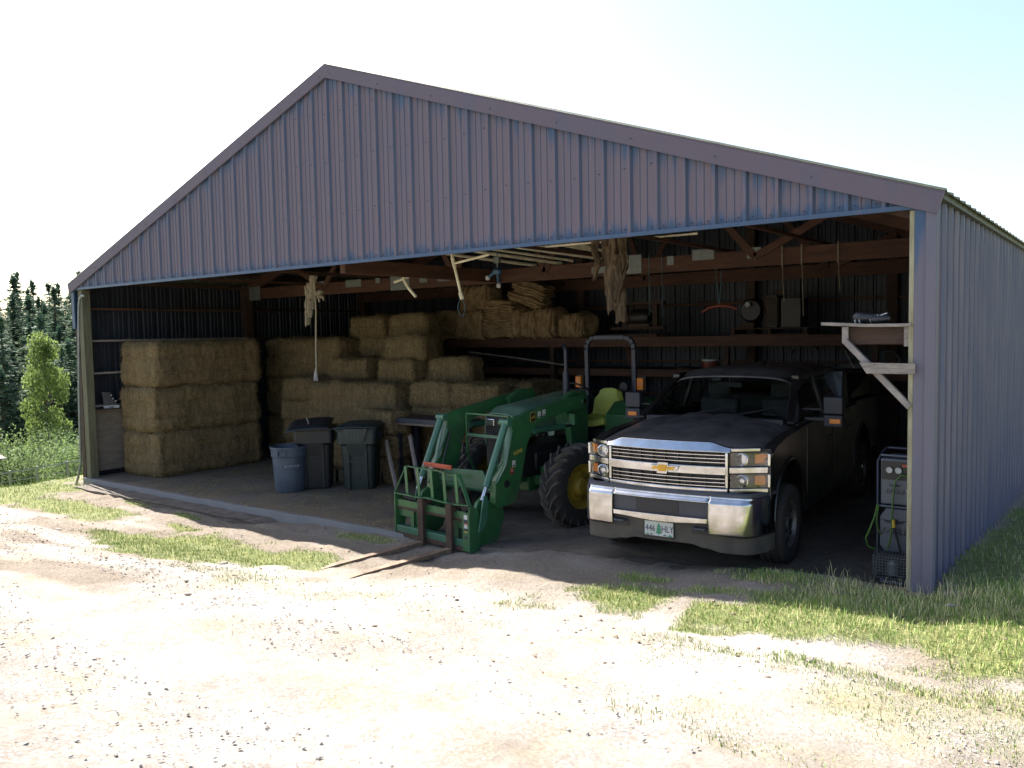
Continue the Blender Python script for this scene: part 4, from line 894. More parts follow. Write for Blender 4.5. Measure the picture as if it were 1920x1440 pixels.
q = M(); q.tube([(.05, -.03, 1.0), (-.02, -.05, 1.02), (-.07, -.06, .95), (-.085, -.06, .80), (-.09, -.07, .60), (-.10, -.07, .42), (-.13, -.07, .30)], .009, 'hose_green', 8); q.tube([(-.23, -.03, .72), (-.25, -.04, .60), (-.30, -.05, .45), (-.33, -.05, .38), (-.31, -.05, .30), (-.25, 0, .27)], .010, 'hose_green', 8); q.tube([(-.22, -.03, .70), (-.24, -.03, .55), (-.23, -.02, .48), (-.20, -.01, .42)], .008, 'hose_green', 8); q.obj('green_hose', cp, smooth=60)
q = M(); q.tube([(.06, -.06, .46), (.065, -.065, .385)], [.016, .019], 'yellow', 12); q.tube([(.065, -.065, .385), (.10, -.07, .27), (.13, -.07, .14)], .011, 'trim_black', 8); tag(q.obj('yellow_handled_tool', smooth=50), None); bpy.data.objects['yellow_handled_tool'].location = (-.50, .80, .30)
tag(bpy.data.objects['yellow_handled_tool'], 'black tool with a yellow grip leaning on the compressor', 'hand tool')
q = M(); q.box((-.215, -.035, 1.005), (-.175, -.033, 1.045), 'label_white', Matrix.Rotation(.3, 3, 'Y')); o = q.obj('paper_tag'); o.location = (.045, .02, .17); tag(o, 'small white paper tag stuck at the door jamb by the compressor', 'tag')
ht = thing('kerosene_heater', 'low black heater with a wire guard in front of the compressor', 'heater', (-.42, .48, .20))
q = M(); q.box((-.135, -.02, .0), (.16, .22, .075), 'trim_black'); q.box((-.13, .08, .075), (.155, .20, .27), 'trim_black'); q.obj('heater_body', ht, bevel=.01)
text('lettering', 'DuraHeat', .048, 'ink_white', ht, (.03, -.022, .038), (PI/2, 0, 0), .001)
q = M()
for k in range(12): x = -.13+k*.026; q.tube([(x, -.015, .075), (x, -.02, .26), (x, .06, .31)], .0022, 'galv', 4)
for k in range(7): z = .10+k*.027; q.tube([(-.14, .15, z), (-.14, -.02, z), (.165, -.02, z), (.165, .15, z)], .0022, 'galv', 4)
q.obj('wire_guard', ht)
q = M(); q.lathe([(0, 0), (.055, .0), (.06, .03), (.06, .10), (.03, .13), (0, .13)], 'galv', 20, c=(.03, .06, .085)); q.obj('burner', ht, smooth=40)

# ------------------------------------------------------------------ wheels
def wheel(name, parent, loc, r, w_, rr, side, style, rz=0):
    e = M(); hw = w_/2
    if style == 'ag':
        e.lathe([(rr, -hw*.8), (rr+.02, -hw*.95), (r*.86, -hw), (r-.035, -hw*.86), (r-.028, 0), (r-.035, hw*.86), (r*.86, hw), (rr+.02, hw*.95), (rr, hw*.8)], 'tyre', 56, 'x')
        n = 20
        for k in range(n):
            for s in (-1, 1):
                a0 = 2*PI*(k+(.5 if s > 0 else 0))/n; pts = []
                for t in np.linspace(0, 1, 5):
                    x = s*lin(.0, hw*1.02, t); a = a0+lin(0, .40, t); rad = r-.03 if t < .99 else r-.045
                    pts.append((x, a, rad))
                vs = []
                for x, a, rad in pts:
                    d = .016/r
                    hh = .044 if abs(x) < hw*.95 else .014
                    for aa, ra in ((a-d*1.3, rad-.01), (a-d, rad+hh), (a+d, rad+hh), (a+d*1.3, rad-.01)): vs.append((x, ra*math.sin(aa), ra*math.cos(aa)))
                x, a, rad = pts[-1]; x2 = s*hw*.99
                for aa, ra in ((a-.03, rad-.09), (a-.03, rad-.05), (a+.03, rad-.05), (a+.03, rad-.09)): vs.append((x2, ra*math.sin(aa+.05), ra*math.cos(aa+.05)))
                fs = []
                for i in range(5):
                    for j in range(3): fs.append((i*4+j, i*4+j+1, i*4+j+5, i*4+j+4))
                e.add(vs, fs+[(0, 1, 2, 3)], 'lug')
    else:
        e.lathe([(rr, -hw*.85), (rr+.02, -hw*.97), (r*.82, -hw), (r-.03, -hw*.92), (r-.006, -hw*.80), (r, -hw*.4), (r, hw*.4), (r-.006, hw*.80), (r-.03, hw*.92), (r*.82, hw), (rr+.02, hw*.97), (rr, hw*.85)], 'tyre', 56, 'x')
        n = 54
        for k in range(n):
            for x0, x1, off in ((-hw*.96, -hw*.62, 0), (-hw*.5, -hw*.12, .5), (hw*.05, hw*.5, .1), (hw*.62, hw*.96, .6)):
                a = 2*PI*(k+off)/n; d = .021/r
                vs = [(x, rad*math.sin(aa+(x-x0)*.5), rad*math.cos(aa+(x-x0)*.5)) for x in (x0, x1) for aa in (a-d, a+d) for rad in ((r-.02 if abs(x) > hw*.9 else r-.002), (r-.008 if abs(x) > hw*.9 else r+.008))]
                e.add(vs, [(0,1,3,2),(4,6,7,5),(0,4,5,1),(2,3,7,6),(1,5,7,3)], 'lug' if 0 else 'tyre')
    wl = e.obj(name, parent, smooth=40); wl.location = loc; wl.rotation_euler = (0, 0, rz)
    q = M(); s = side
    if style == 'ag':
        q.lathe([(rr+.005, s*hw*.86), (rr-.015, s*hw*.84), (rr-.03, s*hw*.55), (rr*.72, s*hw*.30), (rr*.70, s*hw*.38), (rr*.42, s*hw*.50), (rr*.40, s*hw*.80), (rr*.30, s*hw*.98), (0, s*hw*1.02)], 'jd_yellow', 40, 'x')
        for k in range(8): a = 2*PI*k/8; q.lathe([(0, s*hw*.62), (.014, s*hw*.62), (.014, s*hw*.40)], 'jd_yellow', 6, 'x', (0, rr*.56*math.cos(a), rr*.56*math.sin(a)))
        for k in range(4): a = 2*PI*k/4+.5; q.box((min(s*hw*.30, s*hw*.5), -.03, rr*.68), (max(s*hw*.30, s*hw*.5), .03, rr*.93), 'jd_yellow', Matrix.Rotation(a, 3, 'X'), (0, 0, 0))
    else:
        q.lathe([(rr+.004, s*hw*.86), (rr-.012, s*hw*.86), (rr-.022, s*hw*.30), (rr*.86, s*hw*.2), (rr*.80, s*hw*.55), (rr*.62, s*hw*.62), (rr*.40, s*hw*.35)], 'rim_grey', 48, 'x')
        q.lathe([(rr*.40, s*hw*.35), (rr*.30, s*hw*.42), (rr*.28, s*hw*.80), (0, s*hw*.84)], 'rim_grey', 24, 'x')
        for k in range(8):
            a = 2*PI*k/8; q.lathe([(0, s*hw*.66), (.032, s*hw*.645), (.036, s*hw*.60)], 'trim_black', 12, 'x', (0, rr*.70*math.cos(a), rr*.70*math.sin(a)))
            q.lathe([(0, s*hw*.58), (.011, s*hw*.58), (.011, s*hw*.38)], 'chrome', 6, 'x', (0, rr*.35*math.cos(a+.3), rr*.35*math.sin(a+.3)))
        q.lathe([(rr*.27, s*hw*.80), (rr*.27, s*hw*.84), (rr*.20, s*hw*.90), (0, s*hw*.92)], 'chrome', 24, 'x')
    q.obj('rim', wl, smooth=35); return wl

# ------------------------------------------------------------------ tractor
T = thing('loader_tractor', 'green and yellow farm tractor with a front loader and pallet forks', 'tractor', (-5.32, 1.15, .05), R(-7))
wheel('front_wheel', T, (.83, .37, .545), .545, .30, .29, 1, 'ag', R(-3)); wheel('front_wheel', T, (-.83, .37, .545), .545, .30, .29, -1, 'ag', R(-3))
wheel('rear_wheel', T, (.80, 2.08, .76), .76, .42, .40, 1, 'ag'); wheel('rear_wheel', T, (-.80, 2.08, .76), .76, .42, .40, -1, 'ag')
q = M()                                               # hood
def hood(u, v):
    y = lin(-.10, 1.35, v); a = (u-.5)*2; e = sm(0, .16, v); hw = lin(.27, .315, sm(0, .12, v))
    top = lin(1.47, 1.545, e)+.15*v; c = math.copysign(abs(a)**.9, a)
    if abs(a) < .62: return (c/.62**.9*hw*.86, y, top-.03*(a/.62)**2)
    t = (abs(a)-.62)/.38; return (math.copysign(hw*(.86+.14*min(1, t*3)), a), y, top-.03-.42*max(0, t-.12)*(1-.3*v)-.04*min(1, t*5))
q.T = Matrix.Translation((-.09, 0, 0)); q.grid(hood, 34, 30, 'jd_hood_sheen'); q.obj('hood', T, smooth=40, solid=.01)
q = M(); q.T = Matrix.Translation((-.09, 0, .03)); q.box((-.26, -.085, .72), (.26, .0, 1.41), 'trim_black'); 
for k in range(12): q.box((-.24, -.092, .78+k*.038), (.24, -.087, .79+k*.038), 'rops')
q.obj('grille', T, bevel=.01)
for s in (-1, 1):
    q = M(); q.T = Matrix.Translation((-.09, 0, .02)); q.box((s*.165-.075, -.105, 1.28), (s*.165+.075, -.088, 1.375), 'steel'); h_ = q.obj('headlight', T, bevel=.012)
    q = M(); q.T = Matrix.Translation((-.09, 0, .02)); q.box((s*.165-.07, -.110, 1.285), (s*.165+.07, -.106, 1.37), 'lens'); q.obj('lens', h_)
q = M(); q.T = Matrix.Translation((-.09, 0, .02)); q.lathe([(0, -.096), (.034, -.094), (.038, -.088)], 'jd_green', 24, 'y', (0, 0, 1.33)); q.obj('nose_badge', T)
def deer(m, c, s, n, mat):                            # leaping deer silhouette, prism facing n ('y' or 'x')
    pts = [(-.9, -.1), (-.55, .1), (-.1, .15), (.25, .35), (.2, .75), (.45, .45), (.6, .8), (.62, .42), (.85, .3), (.5, .15), (.45, -.1), (.85, -.45), (.7, -.5), (.25, -.25), (-.25, -.2), (-.55, -.55), (-.95, -.75), (-.9, -.6), (-.62, -.4), (-.7, -.1)]
    if n == 'y': m.prism([(c[0]+a*s, c[2]+b*s) for a, b in pts], c[1]-.002, c[1], mat, 'y')
    else: m.prism([(c[1]+a*s*n, c[2]+b*s) for a, b in pts], c[0], c[0]+.002, mat, 'x')
q = M(); deer(q, (-.09, -.097, 1.35), .026, 'y', 'jd_yellow'); q.obj('deer_badge', T)
q = M(); q.box((-.24, .0, .62), (.24, 1.45, 1.05), 'trim_black'); q.box((-.17, -.12, .55), (.17, 2.6, .80), 'jd_green'); q.tube([(-.28, .35, .95), (-.28, 1.1, .95)], .10, 'trim_black', 14); q.box((.245, .2, .72), (.30, .55, .95), 'trim_black'); q.tube([(.27, .65, .80), (.27, 1.05, .80)], .055, 'jd_green', 12); q.obj('engine', T, bevel=.02, smooth=40)
q = M(); q.box((-.66, .25, .50), (.66, .41, .64), 'jd_green'); q.box((-.2, .15, .42), (.2, .47, .70), 'jd_green'); q.box((.30, .27, .64), (.40, .39, .76), 'jd_green'); q.obj('front_axle', T, bevel=.02)
q = M(); q.box((.30, .30, .52), (.50, 1.9, .62), 'jd_green'); q.box((-.50, .30, .52), (-.30, 1.9, .62), 'jd_green'); q.box((-.45, 2.0, .6), (.45, 2.3, .95), 'jd_green'); q.obj('side_frame', T, bevel=.01)
q = M(); q.box((-.5, 1.45, .78), (.5, 2.4, .84), 'trim_black'); q.obj('platform', T, bevel=.01)
for s in (-1, 1):
    q = M(); q.prism([(1.42, .84), (1.50, 1.36), (1.72, 1.53), (2.35, 1.56), (2.75, 1.32), (2.80, 1.0), (2.72, 1.0), (2.66, 1.28), (2.32, 1.50), (1.74, 1.47), (1.56, 1.32), (1.48, .84)], *( (s*.46, s*.95) if s > 0 else (s*.95, s*.46)), 'jd_green', 'x')
    q.prism([(1.50, .84), (1.56, 1.33), (1.74, 1.48), (2.32, 1.51), (2.66, 1.28), (2.72, .84)], *((.46, .49) if s > 0 else (-.49, -.46)), 'jd_green', 'x'); q.obj('fender', T, bevel=.012)
q = M()
pts = [(-.36, 2.15, .85), (-.36, 2.12, 2.28), (-.345, 2.12, 2.36), (-.30, 2.12, 2.42), (-.22, 2.12, 2.45), (.36, 2.12, 2.45), (.46, 2.12, 2.42), (.51, 2.12, 2.36), (.525, 2.12, 2.28), (.525, 2.15, .85)]
for a, b in zip(pts[:-1], pts[1:]): q.bar(a, b, .075, .055, 'rops', (0, 1, 0))
q.obj('roll_bar', T, bevel=.012)
for x in (-.50, .66):
    q = M(); q.box((x-.055, 2.06, 1.68), (x+.055, 2.12, 1.86), 'amber'); l_ = q.obj('warning_light', T, bevel=.015)
    q = M(); q.box((x-.065, 2.12, 1.66), (x+.065, 2.17, 1.88), 'trim_black'); q.box((x-.02, 2.12, 1.50), (x+.02, 2.16, 1.67), 'trim_black'); q.obj('housing', l_, bevel=.01)
q = M(); q.lathe([(0, 0), (.07, .0), (.075, .05), (0, .07)], 'trim_black', 20, 'y', (.40, 2.02, 1.72)); q.obj('work_lamp', T, smooth=40)
q = M(); q.tube([(.12, 1.05, 1.5), (.12, 1.05, 1.98)], .048, 'rops', 14); q.tube([(.12, 1.05, 1.98), (.12, 1.05, 2.26), (.12, 1.04, 2.32), (.11, .99, 2.37)], .028, 'rops', 12); q.obj('exhaust', T, smooth=50)
q = M()                                               # seat
def seat(u, v):
    a = (u-.5)*2; w_ = .24*(1-.25*sm(.55, 1, v)*abs(a)); z = lin(1.28, 1.70, v); return (.24+a*w_, 1.85+.10*v-.05*abs(a)**2+.0, z-.05*abs(a)**3*sm(.6, 1, v))
q.grid(seat, 14, 12, 'seat_yellow'); q.grid(lambda u, v: (.24+(u-.5)*.5, 1.42+.44*v, 1.22+.05*abs(u-.5)*2-.03*math.sin(v*PI)+.06*v*v), 12, 10, 'seat_yellow'); q.obj('seat', T, smooth=60, solid=.09, bevel=.02)
q = M(); q.box((.03, 1.5, .85), (.45, 1.85, 1.15), 'trim_black'); q.obj('seat_base', T, bevel=.02)
q = M(); q.box((-.22, 1.2, 1.0), (.22, 1.38, 1.66), 'trim_black'); q.obj('dashboard', T, bevel=.03)
q = M(); c0 = Vector((0.02, 1.45, 1.70)); rm = Matrix.Rotation(R(-35), 3, 'X'); q.tube([c0+rm@Vector((.19*math.cos(a), .19*math.sin(a), 0)) for a in np.linspace(0, 2*PI, 26)], .014, 'trim_black', 8, False); q.tube([c0, (0.02, 1.32, 1.5)], .018, 'trim_black'); q.bar(c0+Vector((-.18, 0, 0)), c0+Vector((.18, 0, 0)), .03, .015, 'trim_black'); q.obj('steering_wheel', T, smooth=60)
ARM = [(.80, 1.70), (.40, 1.655), (-.53, 1.50), (-.60, 1.47), (-.62, 1.35), (-.73, .97), (-.90, .76), (-.93, .49), (-.86, .42), (-.70, .44), (-.58, .46), (-.50, .56), (-.44, .75), (-.34, 1.12), (-.24, 1.30), (-.10, 1.40), (.48, 1.50), (.80, 1.52)]
TOW = [(.46, 1.63), (.70, 1.74), (.98, 1.74), (1.02, 1.65), (1.02, .95), (.92, .55), (.55, .50), (.55, .75), (.68, .95), (.62, 1.30)]
for s in (-1, 1):
    x0, x1 = sorted((s*.55, s*.64))
    q = M(); q.prism(ARM, x0, x1, 'jd_green', 'x'); am = q.obj('loader_arm', T, bevel=.008)
    q = M(); q.bar((s*.645, -.615, 1.36), (s*.645, -.74, .94), .012, .05, 'jd_light', (1, 0, 0)); q.bar((s*.645, -.74, .94), (s*.645, -.90, .74), .012, .05, 'jd_light', (1, 0, 0)); q.obj('stiffener', am)
    q = M(); q.lathe([(0, x0-.02), (.032, x0-.02), (.032, x1+.02), (0, x1+.02)], 'steel', 16, 'x', (0, .80, 1.61)); q.lathe([(0, x0-.015), (.045, x0-.015), (.045, x1+.015), (0, x1+.015)], 'trim_black', 18, 'x', (0, -.72, .70)); q.lathe([(0, x0-.02), (.035, x0-.02), (.035, x1+.02), (0, x1+.02)], 'jd_light', 16, 'x', (0, -.20, 1.30)); q.obj('pivot_pins', am, smooth=40)
    x2, x3 = sorted((s*.44, s*.535))
    q = M(); q.prism(TOW, x2, x3, 'jd_green', 'x'); q.box((min(s*.30, s*.54), .55, .50), (max(s*.30, s*.54), 1.0, .68), 'jd_green'); q.obj('loader_tower', T, bevel=.008)
    q = M(); q.box((min(s*.30, s*.64), .60, 1.30), (max(s*.30, s*.64), .66, 1.45), 'jd_green'); q.obj('cross_lug', T)
    q = M(); q.tube([(s*.595, -.15, 1.30), (s*.595, .42, 1.30)], .042, 'jd_light', 16); q.tube([(s*.595, .42, 1.30), (s*.595, .66, 1.31)], .022, 'steel', 12); q.obj('lift_cylinder', T, smooth=50)
    q = M(); q.tube([(s*.60, -.68, 1.43), (s*.60, -1.03, .70)], .045, 'jd_light', 18); q.lathe([(0, x0-.03), (.045, x0-.03), (.045, x1+.03), (0, x1+.03)], 'jd_light', 16, 'x', (0, -.67, 1.45)); ty = q.obj('tilt_cylinder', T, smooth=50)
    q = M(); q.tube([(s*.60, -1.02, .72), (s*.60, -1.10, .55)], .026, 'chrome', 14); q.obj('rod', ty, smooth=50)
    q = M(); q.tube([(s*.53, -.62, 1.30), (s*.53, -.98, .62)], .014, 'jd_light', 8); q.tube([(s*.50, -.60, 1.25), (s*.46, -.75, .95), (s*.44, -.85, .70)], .012, 'trim_black', 8); q.tube([(s*.50, -.45, 1.15), (s*.42, -.40, 1.0), (s*.36, -.5, .88), (s*.34, -.62, .82)], .014, 'trim_black', 8); q.obj('hydraulic_hose', T, smooth=60)
    x4, x5 = sorted((s*.49, s*.545))                # link and coupler plates
    q = M(); q.prism([(-.92, .50), (-.74, .50), (-.66, .30), (-.78, .02), (-.98, -.06), (-1.20, -.04), (-1.22, .30), (-1.12, .52), (-1.02, .58)], x4, x5, 'jd_green', 'x'); q.prism([(-1.10, .60), (-1.04, .60), (-1.04, .30), (-1.14, .18), (-1.20, .18), (-1.16, .34)], s*.62-.012, s*.62+.012, 'jd_light', 'x'); q.obj('coupler', T, bevel=.005)
q = M(); q.tube([(-.55, -.72, .60), (.55, -.72, .60)], .052, 'jd_light', 20); q.obj('cross_tube', T, smooth=50)
q = M(); q.prism([(-.55, .64), (-.52, .80), (.30, .84), (.36, .76), (.50, .76), (.50, .62)], -.80, -.775, 'jd_light', 'y'); q.obj('torque_plate', T, bevel=.004)
text('lettering', 'JOHN DEERE', .085, 'jd_green', T, (-.10, -.802, .735), (PI/2, 0, 0), .002, 1.0)
q = M(); q.tube([(-.45, -.60, 1.22), (.45, -.60, 1.22)], .0, 'jd_green', 4) if 0 else None
q.box((-.40, -.42, 1.19), (.40, -.39, 1.23), 'jd_light')
for x in (-.40, .385): q.box((x, -.42, .95), (x+.018, -.39, 1.50), 'jd_green'); q.prism([(-.42, .95), (-.39, .95), (-.20, .62), (-.26, .62)], x, x+.018, 'jd_green', 'x')
q.box((-.40, -.42, 1.48), (.40, -.40, 1.50), 'jd_green'); q.obj('grille_guard', T, bevel=.003)
# decals
q = M(); q.box((.641, -.27, 1.42), (.6435, -.17, 1.54), 'jd_yellow'); q.box((.642, -.263, 1.427), (.6445, -.177, 1.533), 'label_black'); deer(q, (.6446, -.22, 1.48), .036, 1, 'jd_yellow'); q.obj('deer_badge', T)
q = M()
for y, z, mt in ((-.10, 1.50, 'label_white'), (-.01, 1.515, 'label_white'), (-.585, .93, 'label_white'), (-.62, .84, 'orange')):
    q.box((.641, y-.028, z-.035), (.6435, y+.028, z+.045), mt); q.box((.6436, y-.02, z-.028), (.6445, y+.02, z-.012), 'label_black'); 
    q.box((.6436, y-.018, z+.005), (.6445, y+.012, z+.02), 'ink_white')
q.obj('warning_decal', T)
text('lettering', 'H240', .072, 'label_yellow', T, (.643, -.505, 1.07), (PI/2, R(-12), PI/2), .001)
# pallet fork carriage
CX = -.13; G = 'jd_green'
q = M(); q.box((CX-.70, -1.27, .30), (CX+.70, -1.22, .42), G); 
for k in range(24): x = CX-.66+k*.0575; q.box((x-.012, -1.268, .42), (x+.012, -1.222, .435 if k % 3 else .425), 'trim_black' if k % 3 else G)
q.box((CX-.70, -1.272, .300), (CX+.70, -1.2702, .335), 'rust'); q.obj('upper_rail', T, bevel=.004)
q = M(); q.box((CX-.70, -1.29, .0), (CX+.70, -1.20, .085), 'jd_light'); q.box((CX-.70, -1.294, -.055), (CX+.70, -1.23, .0), 'rust'); q.obj('lower_rail', T, bevel=.006)
for s in (-1, 1):
    q = M(); xx = CX+s*.70; q.prism([(-1.30, -.06), (-1.30, .50), (-1.26, .52), (-1.16, .44), (-1.12, .20), (-1.16, -.06)], *( (xx-.0, xx+.02) if s > 0 else (xx-.02, xx)), G, 'x')
    xi = CX+s*.42; q.box((xi-.03, -1.25, .085), (xi+.03, -1.20, .30), G); q.box((min(xi, xx), -1.24, .20), (max(xi, xx), -1.21, .30), G)
    if s > 0: q.box((CX+.60, -1.31, -.04), (CX+.72, -1.301, .42), G)
    q.obj('side_plate', T, bevel=.003)
q = M()
def flat(a, b, w_=.045, th=.012): q.bar(a, b, th, w_, G, (0, 1, 0))
q.bar((CX-.71, -1.29, .505), (CX-.18, -1.29, .50), .05, .012, G); q.bar((CX-.18, -1.29, .50), (CX-.10, -1.29, .515), .05, .012, G); q.bar((CX-.10, -1.29, .515), (CX+.40, -1.29, .495), .05, .012, G); q.bar((CX+.40, -1.29, .495), (CX+.71, -1.29, .515), .05, .012, G)
q.bar((CX-.55, -1.22, .86), (CX+.10, -1.22, .86), .05, .012, G); q.bar((CX+.10, -1.22, .86), (CX+.28, -1.22, .83), .05, .012, G); q.bar((CX+.28, -1.22, .83), (CX+.47, -1.22, .845), .05, .012, G)
q.bar((CX-.71, -1.29, .50), (CX-.55, -1.22, .86), .05, .012, G); q.bar((CX+.71, -1.29, .515), (CX+.47, -1.22, .845), .05, .012, G)
for x in (-.52, -.28, -.02, .22, .44): q.bar((CX+x+.02, -1.28, .50), (CX+x-.015, -1.22, .86), .012, .055, G, (1, 0, 0)) if 0 else q.prism([(CX+x-.03, .86), (CX+x+.02, .86), (CX+x+.05, .50), (CX+x, .50)], -1.262, -1.25, G, 'y')
q.obj('load_guard', T, bevel=.002)
q = M(); zz = .40
for mt, h_ in (('label_white', .055), ('rops', .04), ('orange', .012), ('label_white', .045), ('rops', .03), ('label_yellow', .012), ('jd_green', .04), ('rops', .03)): q.box((CX+.63, -1.3125, zz-h_), (CX+.69, -1.3112, zz), mt); zz -= h_+.003
q.obj('warning_decal', T)
for x in (-.275, .255):
    q = M(); q.box((x-.05, -1.345, -.09), (x+.05, -1.305, .50), 'rust')
    vs = [(x-.05, -1.345, -.09), (x+.05, -1.345, -.09), (x+.05, -1.345, -.035), (x-.05, -1.345, -.035), (x-.05, -2.62, -.095), (x+.05, -2.62, -.095), (x+.05, -2.62, -.050), (x-.05, -2.62, -.050), (x-.02, -2.80, -.085), (x+.02, -2.80, -.085), (x+.02, -2.80, -.070), (x-.02, -2.80, -.070)]
    q.add(vs, [(0,1,5,4),(3,7,6,2),(0,4,7,3),(1,2,6,5),(4,5,9,8),(7,11,10,6),(4,8,11,7),(5,6,10,9),(8,9,10,11),(0,3,2,1)], 'fork_top'); q.box((x-.058, -1.32, .40), (x+.058, -1.19, .47), 'rust'); q.obj('fork', T, bevel=.004)
q = M(); q.box((-.42, -1.15, .875), (.10, -1.12, .93), 'orange'); 
for x in (-.38, -.32, -.26, .06): q.lathe([(0, -1.153), (.010, -1.153)], 'label_black', 10, 'y', (x, 0, .903))
tag(q.obj('orange_bar', bevel=.004), 'orange punched steel bar lying on top of the fork carriage guard', 'bar'); o = bpy.data.objects['orange_bar']; o.location = T.location; o.rotation_euler = T.rotation_euler

# ------------------------------------------------------------------ pickup
P = thing('pickup_truck', 'dusty dark crew-cab pickup with a chrome grille parked in the barn', 'pickup', (-2.370, -.241, .175), .06874)
wheel('wheel', P, (.885, 1.0, .405), .405, .265, .24, 1, 'car'); wheel('wheel', P, (-.885, 1.0, .405), .405, .265, .24, -1, 'car')
wheel('wheel', P, (.875, 4.9, .405), .405, .265, .24, 1, 'car'); wheel('wheel', P, (-.875, 4.9, .405), .405, .265, .24, -1, 'car')
def arc(cy, cz, r, a0, a1, n=16): return [(cy+r*math.cos(R(lin(a0, a1, k/n))), cz+r*math.sin(R(lin(a0, a1, k/n)))) for k in range(n+1)]
side = [(.34, .60)]+[(.46, .60)]+arc(1.02, .50, .56, 170, 5)+[(1.60, .42), (4.32, .45)]+arc(4.9, .50, .54, 175, 5)+[(5.55, .58), (5.95, .62), (6.02, .75), (6.04, 1.36), (4.42, 1.40), (4.40, 1.36), (1.70, 1.36), (1.45, 1.345), (.9, 1.315), (.55, 1.27), (.33, 1.17)]
for s in (-1, 1):
    q = M(); x0, x1 = sorted((s*.87, s*.985)); q.prism(side, x0, x1, 'truck_paint', 'x'); sd = q.obj('side_panel', P, bevel=.022, seg=3, smooth=40)
    q = M()
    for a, b in ((1.72, 2.93), (2.96, 4.02)): q.prism([(a, .56), (b, .56), (b, 1.34), (a, 1.34)], *sorted((s*.965, s*.993)), 'truck_paint', 'x')
    dr = q.obj('door', P, bevel=.012)
    q = M()
    for b in (2.80, 3.90): q.box((min(s*.992, s*1.02), b-.18, 1.10), (max(s*.992, s*1.02), b, 1.13), 'trim_black')
    q.obj('door_handle', dr, bevel=.005)
    q = M(); q.tube([(s*.985, a, b) for a, b in arc(1.02, .50, .575, 176, 2)], .022, 'truck_paint', 8); q.obj('arch_flare', P, smooth=50)
    q = M(); q.tube([(s*.985, a, b) for a, b in arc(4.9, .50, .555, 178, 2)], .022, 'truck_paint', 8); q.obj('arch_flare', P, smooth=50)
    q = M(); q.prism(arc(1.02, .50, .55, 178, 2)+[(1.55, .38), (.5, .38)][::1], *sorted((s*.50, s*.52)), 'valance', 'x'); q.obj('wheel_housing', P)
    q = M(); q.box((min(s*.80, s*.98), 1.7, .40), (max(s*.80, s*.98), 4.2, .455), 'trim_black'); q.obj('running_board', P, bevel=.01)
q = M()                                               # hood skin
def hoodf(u, v):
    a = (u-.5)*2; x = a*.955; y0 = .13+.28*abs(a)**3.2; y = lin(y0, 1.58, v)
    z = lin(1.285, 1.425, v**.8)-.075*sm(.55, 1, abs(a))-.05*sm(.86, 1.0, abs(a))
    z += .030*sm(.42, .30, abs(a))*sm(-.05, .35, v)*1.0 - .014*sm(.10, .0, abs(a))*sm(0, .3, v)
    z -= .045*(1-sm(0, .10, v)); return (x, y, z)
q.grid(hoodf, 64, 30, 'dust_paint'); q.obj('hood', P, smooth=35, solid=.012)
q = M(); q.box((-.80, 1.45, 1.36), (.80, 1.66, 1.425), 'trim_black'); q.obj('cowl', P, bevel=.01)
for s in (-1, 1):
    q = M(); q.tube([(s*.25-.05, 1.50, 1.445), (s*.25+.25, 1.60, 1.50), (s*.25+.45, 1.68, 1.55)], .008, 'trim_black', 6); q.obj('wiper', P)
q = M()                                               # cab shell: pillars and roof
def bow(a, b, w1=.085, h1=.05): q.bar(a, b, w1, h1, 'truck_paint')
for s in (-1, 1):
    bow((s*.87, 1.48, 1.38), (s*.715, 2.28, 1.835)); bow((s*.73, 2.22, 1.84), (s*.72, 4.12, 1.86), .09, .07)
    q.bar((s*.90, 2.94, 1.34), (s*.74, 2.94, 1.85), .05, .09, 'truck_paint', (0, 1, 0)); q.prism([(3.95, 1.34), (4.38, 1.34), (4.22, 1.84), (4.02, 1.84)], *sorted((s*.74, s*.90)), 'truck_paint', 'x')
    q.box((min(s*.86, s*.92), 1.6, 1.33), (max(s*.86, s*.92), 4.3, 1.375), 'truck_paint')
q.box((-.80, 4.30, .5), (.80, 4.38, 1.40), 'truck_paint'); q.box((-.74, 4.20, 1.74), (.74, 4.26, 1.86), 'truck_paint'); q.obj('cab_frame', P, bevel=.015, seg=2)
q = M()
def rooff(u, v):
    a = (u-.5)*2; y = lin(2.16-.05*(1-a*a), 4.30, v); e = max(abs(a)**6, 0)
    return (a*.765, y, 1.935-.055*e-.085*abs(a)**12*1-.03*a*a-.085*(1-sm(0, .16, v))*1-.08*sm(.90, 1, v))
q.grid(rooff, 40, 30, 'dust_paint'); q.obj('roof', P, smooth=50, solid=.02)
q = M(); q.prism([(2.95, 1.93), (3.12, 1.93), (3.10, 2.00), (3.06, 2.00)], .12, .15, 'trim_black', 'x'); q.obj('aerial_fin', P, bevel=.006)
q = M(); q.grid(lambda u, v: ((u-.5)*2*lin(.80, .68, v), lin(1.56, 2.22, v)-.10*(1-((u-.5)*2)**2)*(1-.3*v), lin(1.405, 1.845, v)), 24, 12, 'windscreen'); q.obj('windscreen', P, smooth=60)
for s in (-1, 1):
    for a, b, c, d in ((1.75, 2.90, 2.30, 2.90), (2.98, 3.96, 2.98, 4.02)):
        q = M(); q.add([(s*.885, a, 1.375), (s*.885, b, 1.375), (s*.755, d, 1.83), (s*.755, c, 1.83)], [(0, 1, 2, 3)], 'windscreen'); q.obj('side_window', P)
q = M(); q.add([(-.72, 4.27, 1.40), (.72, 4.27, 1.40), (.68, 4.22, 1.76), (-.68, 4.22, 1.76)], [(0, 1, 2, 3)], 'windscreen'); q.obj('rear_window', P)
q = M(); q.box((-.80, 1.62, 1.08), (.80, 2.0, 1.36), 'trim_black'); q.box((.18, 1.70, 1.36), (.62, 1.95, 1.41), 'trim_black'); q.obj('dashboard', P, bevel=.04, seg=3)
